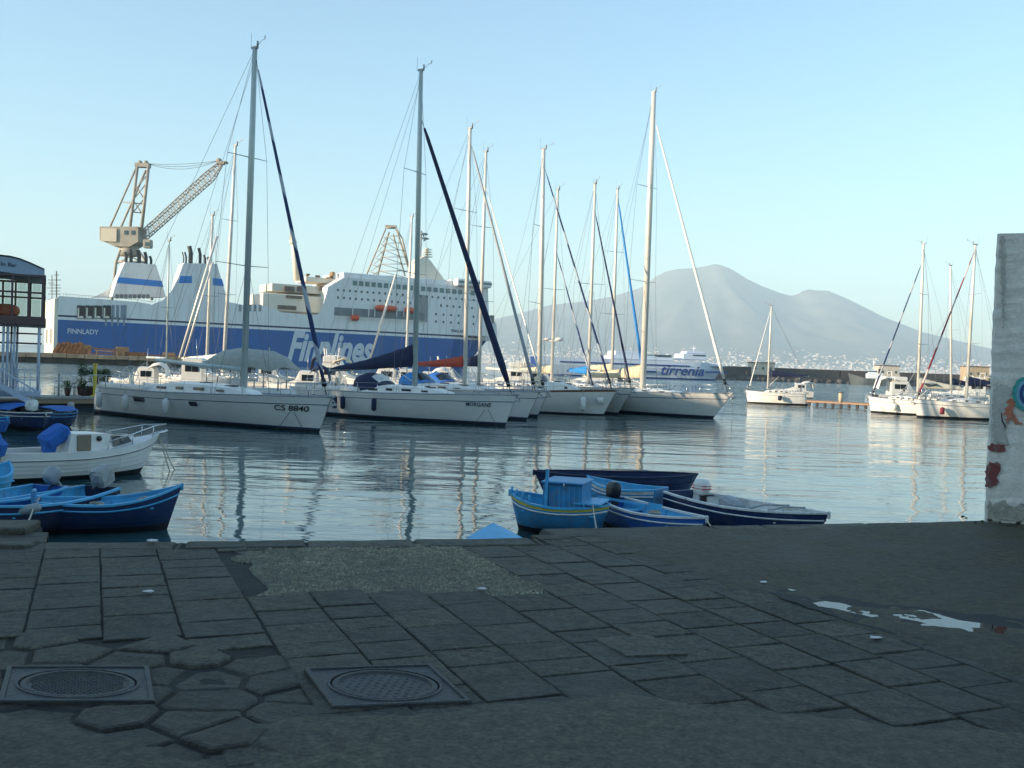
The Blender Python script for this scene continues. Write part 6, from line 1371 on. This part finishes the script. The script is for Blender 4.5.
    b = MB(); b.box((L * .33, -.2, 1.16), (.72, .50, .46), b=.10, M=Matrix.Rotation(-.55, 4, 'Y') @ Matrix.Rotation(.2, 4, 'X')); b.box((L * .30, -.2, .92), (.3, .3, .4), b=.05); b.build('canvas_cover', M['canvas_blue'], root)
cabin_boat()
# boats at the dock on the left
D1 = rowboat(P(6, 408, .8), P(46, 413, .8), 'dark open boat with a blue cover at the dock on the left', beam=1.9, out='navy_paint', inn='dull_white', rim='dull_white', group='boats at the left dock')
b = MB(); b.loft([[(D1['L'] * t, y * D1['hw'](t) * 1.02, .85 + .28 * (1 - y * y) * (1 - abs(t - .35))) for y in (-1, -.5, 0, .5, 1)] for t in (.02, .2, .4, .62)]); b.build('canvas_cover', M['canvas_blue'], D1['root'])
D2 = rowboat(P(33, 413, .75), P(73, 409, .8), 'dark open boat with a pale outboard and blue cover, right one at the left dock', beam=1.8, out='navy_paint', inn='dull_white', rim='mid_blue', group='boats at the left dock')
outboard(D2['root'], -.1, 0, .8, 'dull_white', covered=True, s=.95)
b = MB(); b.loft([[(D2['L'] * t, y * D2['hw'](t) * 1.02, .82 + .22 * (1 - y * y) * (1 - abs(t - .5))) for y in (-1, -.5, 0, .5, 1)] for t in (.2, .45, .7, .92)]); b.build('canvas_cover', M['canvas_blue'], D2['root'])
D3 = rowboat(P(-30, 416, .7), P(7, 417, .75), 'small blue boat at the left edge beside the dark boat', beam=1.6, out='blue_paint', group='boats at the left dock')
outboard(D2['root'], D2['L'] + .15, .2, .7, 'plastic_grey', s=.7)
# centre group
C2b = rowboat(P(698, 474, .86), P(534, 471, .86), 'long dark navy boat lying behind the other small boats', beam=1.5, out='navy_paint', inn='navy_paint', rim='canvas_navy', dbl=True, thw=4)
C3b = rowboat(P(661, 489, .76), P(588, 476.5, .88), 'light blue boat with a white band, behind the boat with the black outboard', beam=1.25, out='mid_blue', inn='light_blue', rim='light_blue', band='dull_white')
C4b = rowboat(P(611, 498, .60), P(707, 518, .70), 'small blue boat with white rim and black outboard', beam=1.15, out='blue_paint', inn='light_blue', rim='dull_white')
outboard(C4b['root'], .12, -.02, .54, 'black', s=.78)
b = MB(); b.bar((.2, -.45, .66), (1.35, .1, .62), .03, .05); b.box((1.5, .18, .62), (.35, .02, .12), rz=.4); tag(b.build('oar', M['light_blue'], C4b['root']))
C5b = rowboat(P(679, 491, .72), P(829, 513.5, .80), 'navy boat with a white inside and a white outboard with red stripes', beam=1.45, out='navy_paint', inn='dull_white', rim='dull_white', thw=2)
outboard(C5b['root'], .66, .05, .62, 'gel_white', s=.80, stripe='red')
b = MB(); b.box((1.42, .20, .62), (.46, .36, .26), b=.08, M=Matrix.Rotation(.25, 4, 'Y')); b.box((1.66, .20, .58), (.2, .30, .18), b=.05); b.tube([(1.42, .20, .5), (1.4, .20, .3)], .05, 6); b.build('covered_motor', M['plastic_grey'], C5b['root'])
b = MB()
for t in (.62, .74): x = C5b['L'] * t; b.tube([(x, -C5b['hw'](t), C5b['zg'](t)), (x + .05, -.1, C5b['zg'](t) + .08), (x + .1, C5b['hw'](t) * .9, C5b['zg'](t) + .04)], .02, 5)
b.build('cross_bars', M['plastic_grey'], C5b['root'])
C1b = rowboat(P(610, 505, .66), P(510, 491, .80), 'blue fishing boat with a wheelhouse box and a yellow and white band', beam=1.55, out='mid_blue', inn='light_blue', rim='light_blue', band='yellow_paint', dbl=True, thw=2, bottom='antifoul')
L_ = C1b['L']; r_ = C1b['root']
b = MB(); b.box((L_ * .42, .0, .80), (L_ * .38, .95, .56), b=.02); bx = b.build('wheelhouse_box', M['mid_blue'], r_)
b = MB(); b.box((L_ * .42, 0, 1.105), (L_ * .41, 1.08, .05), b=.015); b.build('roof', M['mid_blue'], bx)
b = MB()
for k in range(8): b.box((L_ * (.25 + k * .048), .485, .80), (.012, .02, .52)); b.box((L_ * (.25 + k * .048), -.485, .80), (.012, .02, .52))
b.build('plank_battens', M['light_blue'], bx)
b = MB(); b.tube([(L_ * .40, .49, .98), (L_ * .40, .54, 1.0), (L_ * .40, .54, 1.1), (L_ * .40, .49, 1.12)], .014, 5); b.build('handle', M['steel'], bx)
b = MB(); b.bar((L_ * .57, .52, .6), (L_ * .565, .52, 1.38), .06, .06); b.build('post', M['light_blue'], r_)
for t in (.72, .8, .88, .95, .2): 
    b = MB(); b.tube([(L_ * t, C1b['hw'](t) * .9, C1b['zg'](t)), (L_ * t, C1b['hw'](t) * .9, C1b['zg'](t) + .16)], .025, 6); b.build('thole_pin', M['light_blue'], r_)
b = MB(); b.box((L_ * .18, 0, .70), (L_ * .26, 1.0, .05), b=.01); b.build('stern_deck', M['light_blue'], r_)
C6b = rowboat(Vector((.05, 12.9, .76)), Vector((-.22, 16.0, .92)), 'tip of a light blue covered boat showing just over the quay edge', beam=1.25, out='light_blue')
b = MB(); L_ = C6b['L']; b.loft([[(L_ * t, y * C6b['hw'](t) * .99, C6b['zg'](t) + .03 + hh * (1 - abs(y))) for y in (-1, -.5, 0, .5, 1)] for t, hh in ((.35, .10), (.5, .16), (.65, .09), (.8, .10), (.9, .03), (.98, .02))]); b.build('canvas_cover', M['light_blue'], C6b['root'])
# coils and heaps lying in the boats
def coil(B_, x, y, z, r, lab, m='rope'):
    c, s_ = math.cos(B_['rz']), math.sin(B_['rz']); p = Vector((B_['A'].x + c * x - s_ * y, B_['A'].y + s_ * x + c * y, z)); b = MB(); rr = random.Random(int(x * 100))
    b.tube([(math.cos(k * .5) * r * (.6 + .4 * math.sin(k * .17)), math.sin(k * .5) * r * (.6 + .4 * math.cos(k * .13)), .02 + k * .0016 + rr.uniform(0, .01)) for k in range(60)], .014, 5)
    tag(b.build('rope_coil', M[m], loc=p), lab, 'rope', 'rope coils in the small boats')
coil(N1, 1.0, .05, .42, .18, 'pale rope coil in the navy rowing boat nearest the quay at the left'); coil(N1, 1.9, 0, .52, .12, 'small rope coil near the bow of the navy rowing boat at the left')
coil(C3b, 1.6, .05, .60, .16, 'rope coil in the light blue boat with a white band'); coil(C4b, 1.6, .1, .42, .15, 'rope coil near the bow of the small blue outboard boat'); coil(C5b, 2.4, -.1, .50, .2, 'rope coil in the navy boat with white inside')
# mooring lines to the quay
def line(a, c, sag, label, r=.012, m='rope'):
    a = Vector(a); c = Vector(c); pts_ = []
    for i in range(13): t = i / 12; q = a.lerp(c, t); q.z -= sag * 4 * t * (1 - t); pts_.append(q)
    b = MB(); b.tube([p - a for p in pts_], r, 5); return tag(b.build('mooring_line', M[m], loc=a), label, 'rope', 'mooring lines')
line(at(706, 517, .7), at(716, 529, QZ - .1), .05, 'thin rope from the blue outboard boat to the quay', .010)
line(at(593, 505, .7), at(597, 531, QZ - .1), .03, 'thin rope from the fishing boat down to the quay', .010)
line(at(34, 505, .5), at(22, 528, QZ - .1), .08, 'pale rope at the stern of the navy rowing boat', .014)
line(side_pt(S6, 1.0, 1.9) + Vector((0, -.1, 0)), side_pt(S6, 1.0, 0) + Vector((.4, -.6, -.2)), 0, 'rope hanging straight from the bow of the big sloop', .014)
line(side_pt(S6, 1.0, 1.9) + Vector((.1, -.1, 0)), side_pt(S6, 1.0, 0) + Vector((1.2, -1.2, -.2)), .1, 'outer rope hanging from the bow of the big sloop', .014)
for I, ta, lab in ((S1, .93, 'bow line of the yacht lettered CS 8840 going down into the water'), (S2, .93, 'bow line of the second yacht going down into the water')):
    for k, dx in enumerate((-.5, .5)):
        a = side_pt(I, ta - .015 + .01 * k, .93) + Vector((0, -.06, 0)); c = side_pt(I, ta + dx * .03, -.1) + Vector((dx, -.25, 0)); line(a, c, .02, ('aft ' if k == 0 else 'forward ') + lab, .014, 'black')

# ================================================================== glazed deck pavilion of the restaurant boat at the left
KY = 45.0; k0 = atd(42, 400, KY)
root = empty('pavilion', (k0.x, KY, 0), R(25), 'glazed deck pavilion with a blue grey arched roof at the left edge', 'pavilion')
KR = R(25); KD = Vector((math.cos(KR), math.sin(KR), 0)); KN = Vector((-KD.y, KD.x, 0))
def kp(px, py): d = ray(px, py); q = EYE + d * ((Vector((k0.x, KY, 0)) - EYE).dot(KN) / d.dot(KN)); return (q - Vector((k0.x, KY, 0))).dot(KD), q.z
wd = 5.2; x0 = kp(-75, 300)[0]; x1 = kp(44, 300)[0]
kf = mat('fascia_blue', (.30, .38, .46), .5, var=.06); kd = mat('frame_dark', (.10, .06, .055), .5); kw = mat('rail_white', (.42, .48, .55), .45)
top = [kp(*p) for p in ((-75, 272), (-50, 262), (-25, 257), (0, 256), (10, 257), (20, 259.5), (30, 263.5), (40, 268), (44.5, 270))]; bot = [kp(*p) for p in ((44.5, 277.5), (30, 276), (15, 273.5), (0, 271.5), (-40, 271), (-75, 275))]
b = MB(); b.prism([(x, 0, z) for x, z in top + bot], (0, .25, 0)); b.prism([(x, wd, z) for x, z in top + bot], (0, -.25, 0)); b.build('fascia', kf, root)
b = MB(); b.loft([[(x, -.05, z + .01), (x, wd + .05, z + .01)] for x, z in top], smooth=True); b.loft([[(x, -.05, z + .06), (x, wd + .05, z + .06)] for x, z in top], smooth=True); b.build('roof', kf, root)
u0, z1 = kp(0, 262.5); u1, _ = kp(17, 264); b_ = text_obj('fascia_lettering', 'Club lo Bar', M['canvas_navy'], root, (kp(-14, 260)[0], kp(5, 265.5)[1], kp(17, 264)[0], kp(5, 261.5)[1]), lambda u, v: Vector((u, -.012, v - .035 * (u - kp(-14, 260)[0]))), bold=.01)
zt, zm, zf, zb = kp(20, 275)[1], kp(20, 292)[1], kp(20, 317)[1], kp(20, 325)[1]
glass = bpy.data.materials.new('pane_glass'); glass.use_nodes = True; t = glass.node_tree; N = t.nodes; N.remove(N['Principled BSDF'])
tr_ = N.new('ShaderNodeBsdfTransparent'); gl = N.new('ShaderNodeBsdfGlossy'); gl.inputs['Roughness'].default_value = .03; mxs = N.new('ShaderNodeMixShader'); mxs.inputs[0].default_value = .12; tr_.inputs[0].default_value = (.90, .94, .93, 1)
t.links.new(tr_.outputs[0], mxs.inputs[1]); t.links.new(gl.outputs[0], mxs.inputs[2]); t.links.new(mxs.outputs[0], N['Material Output'].inputs['Surface'])
posts = [kp(x, 300)[0] for x in (-70, -45, -20, -2, 12, 28.5, 42.5)]
for yy in (0.06, wd - .06):
    for i, x in enumerate(posts): b = MB(); b.box((x, yy, (zt + zf) / 2), (.10, .10, zt - zf), b=.01); b.build('post', kd, root)
    for z_, h_ in ((zt + .0, .10), (zm, .09), (zf, .10)): b = MB(); b.box(((x0 + x1) / 2, yy, z_), (x1 - x0, .13, h_)); b.build('frame_rail', kd, root)
    for a, c in zip(posts, posts[1:]):
        for z0_, z1_ in ((zf + .07, zm - .07), (zm + .07, zt - .07)): b = MB(); b.box(((a + c) / 2, yy, (z0_ + z1_) / 2), (c - a - .17, .012, z1_ - z0_)); b.build('pane', glass, root)
b = MB(); b.box((x1, wd / 2, zm), (.12, wd, .12)); b.box((x1, wd / 2, zt), (.12, wd, .12)); b.box((x1, wd / 2, (zt + zf) / 2), (.12, .12, zt - zf)); b.build('frame_rail', kd, root)
for z0_, z1_ in ((zf + .07, zm - .07), (zm + .07, zt - .07)): b = MB(); b.box((x1, wd / 2, (z0_ + z1_) / 2), (.012, wd - .2, z1_ - z0_)); b.build('pane', glass, root)
b = MB(); b.box(((x0 + x1) / 2, wd / 2, (zf + zb) / 2), (x1 - x0 + .2, wd + .2, zf - zb), b=.03); b.build('floor_deck', kd, root)
for x in (3, 7.5, 14, 38.5): 
    for yy in (.15, wd - .2): u, _ = kp(x, 350); b = MB(); b.tube([(u, yy, zb), (u, yy, kp(20, 392)[1])], .055, 7); b.build('support_post', kw, root)
b = MB(); z_ = kp(20, 333)[1]; b.box(((x0 + x1) / 2, 1.2, z_), (x1 - x0 - .1, .08, .07)); z_ = kp(20, 343)[1]; b.box(((x0 + x1) / 2, 1.4, z_), (x1 - x0 - .1, .1, .08)); b.build('under_beams', kd, root)
b = MB(); pz = kp(20, 391)[1]; b.box(((x0 + x1) / 2, wd / 2, pz - .12), (x1 - x0 - .1, wd, .26), b=.03); b.build('lower_platform', kw, root)
b = MB(); u_a, z_a = kp(0, 372); u_b, z_b = kp(38, 400)
for yy in (-.9, -.2): b.bar((kp(-12, 378)[0], yy, kp(-12, 378)[1]), (kp(33, 403)[0], yy, kp(33, 403)[1]), .07, .2); b.tube([(kp(-12, 362)[0], yy, kp(-12, 362)[1]), (kp(37, 391)[0], yy, kp(37, 391)[1])], .025, 6)
for k in range(9): t_ = k / 8; q = Vector((kp(-12, 378)[0], -.55, kp(-12, 378)[1])).lerp(Vector((kp(33, 403)[0], -.55, kp(33, 403)[1])), t_); b.box(q + Vector((0, 0, .08)), (.24, .66, .03)); b.tube([q + Vector((0, -.35, 0)), q + Vector((0, -.35, .72))], .014, 4)
b.build('gangway', kw, root)
b = MB()
for x in (0, 6, 12, 18, 24, 30, 38): b.tube([(kp(x, 389)[0], .1, pz), (kp(x, 389)[0], .1, pz + .95)], .02, 5)
for h_ in (.5, .95): b.tube([(x0, .1, pz + h_), (kp(38, 389)[0], .1, pz + h_)], .02, 5)
b.tube([(kp(10, 340)[0], .05, kp(10, 340)[1]), (kp(17, 383)[0], .05, kp(17, 383)[1])], .03, 5); b.build('railing', kw, root)
# dark hull of the boat below
b = MB(); hp = [kp(-80, 402), kp(28, 402), kp(24, 410), kp(12, 421), kp(4, 426), kp(-80, 428)]; b.prism([(x, .3, max(z, -.3)) for x, z in hp], (0, wd - .6, 0)); b.build('hull', M['navy_paint'], root)
b = MB(); b.blob((kp(11, 413)[0], .15, kp(11, 413)[1]), (.42, .3, .42), 10, 7); b.build('fender_ball', M['dull_white'], root)
p = atd(6, 310, KY + 2.4); root = empty('life_raft', (p.x, KY + 2.4, p.z - .35), 0, 'orange covered raft seen through the panes of the pavilion', 'raft'); b = MB(); b.blob((0, 0, .32), (1.2, .9, .66), 14, 9, pw=.8); b.build('raft_body', M['orange'], root); b = MB(); b.box((0, 0, -.10), (.9, .7, .28), b=.03); b.build('cradle', kd, root)
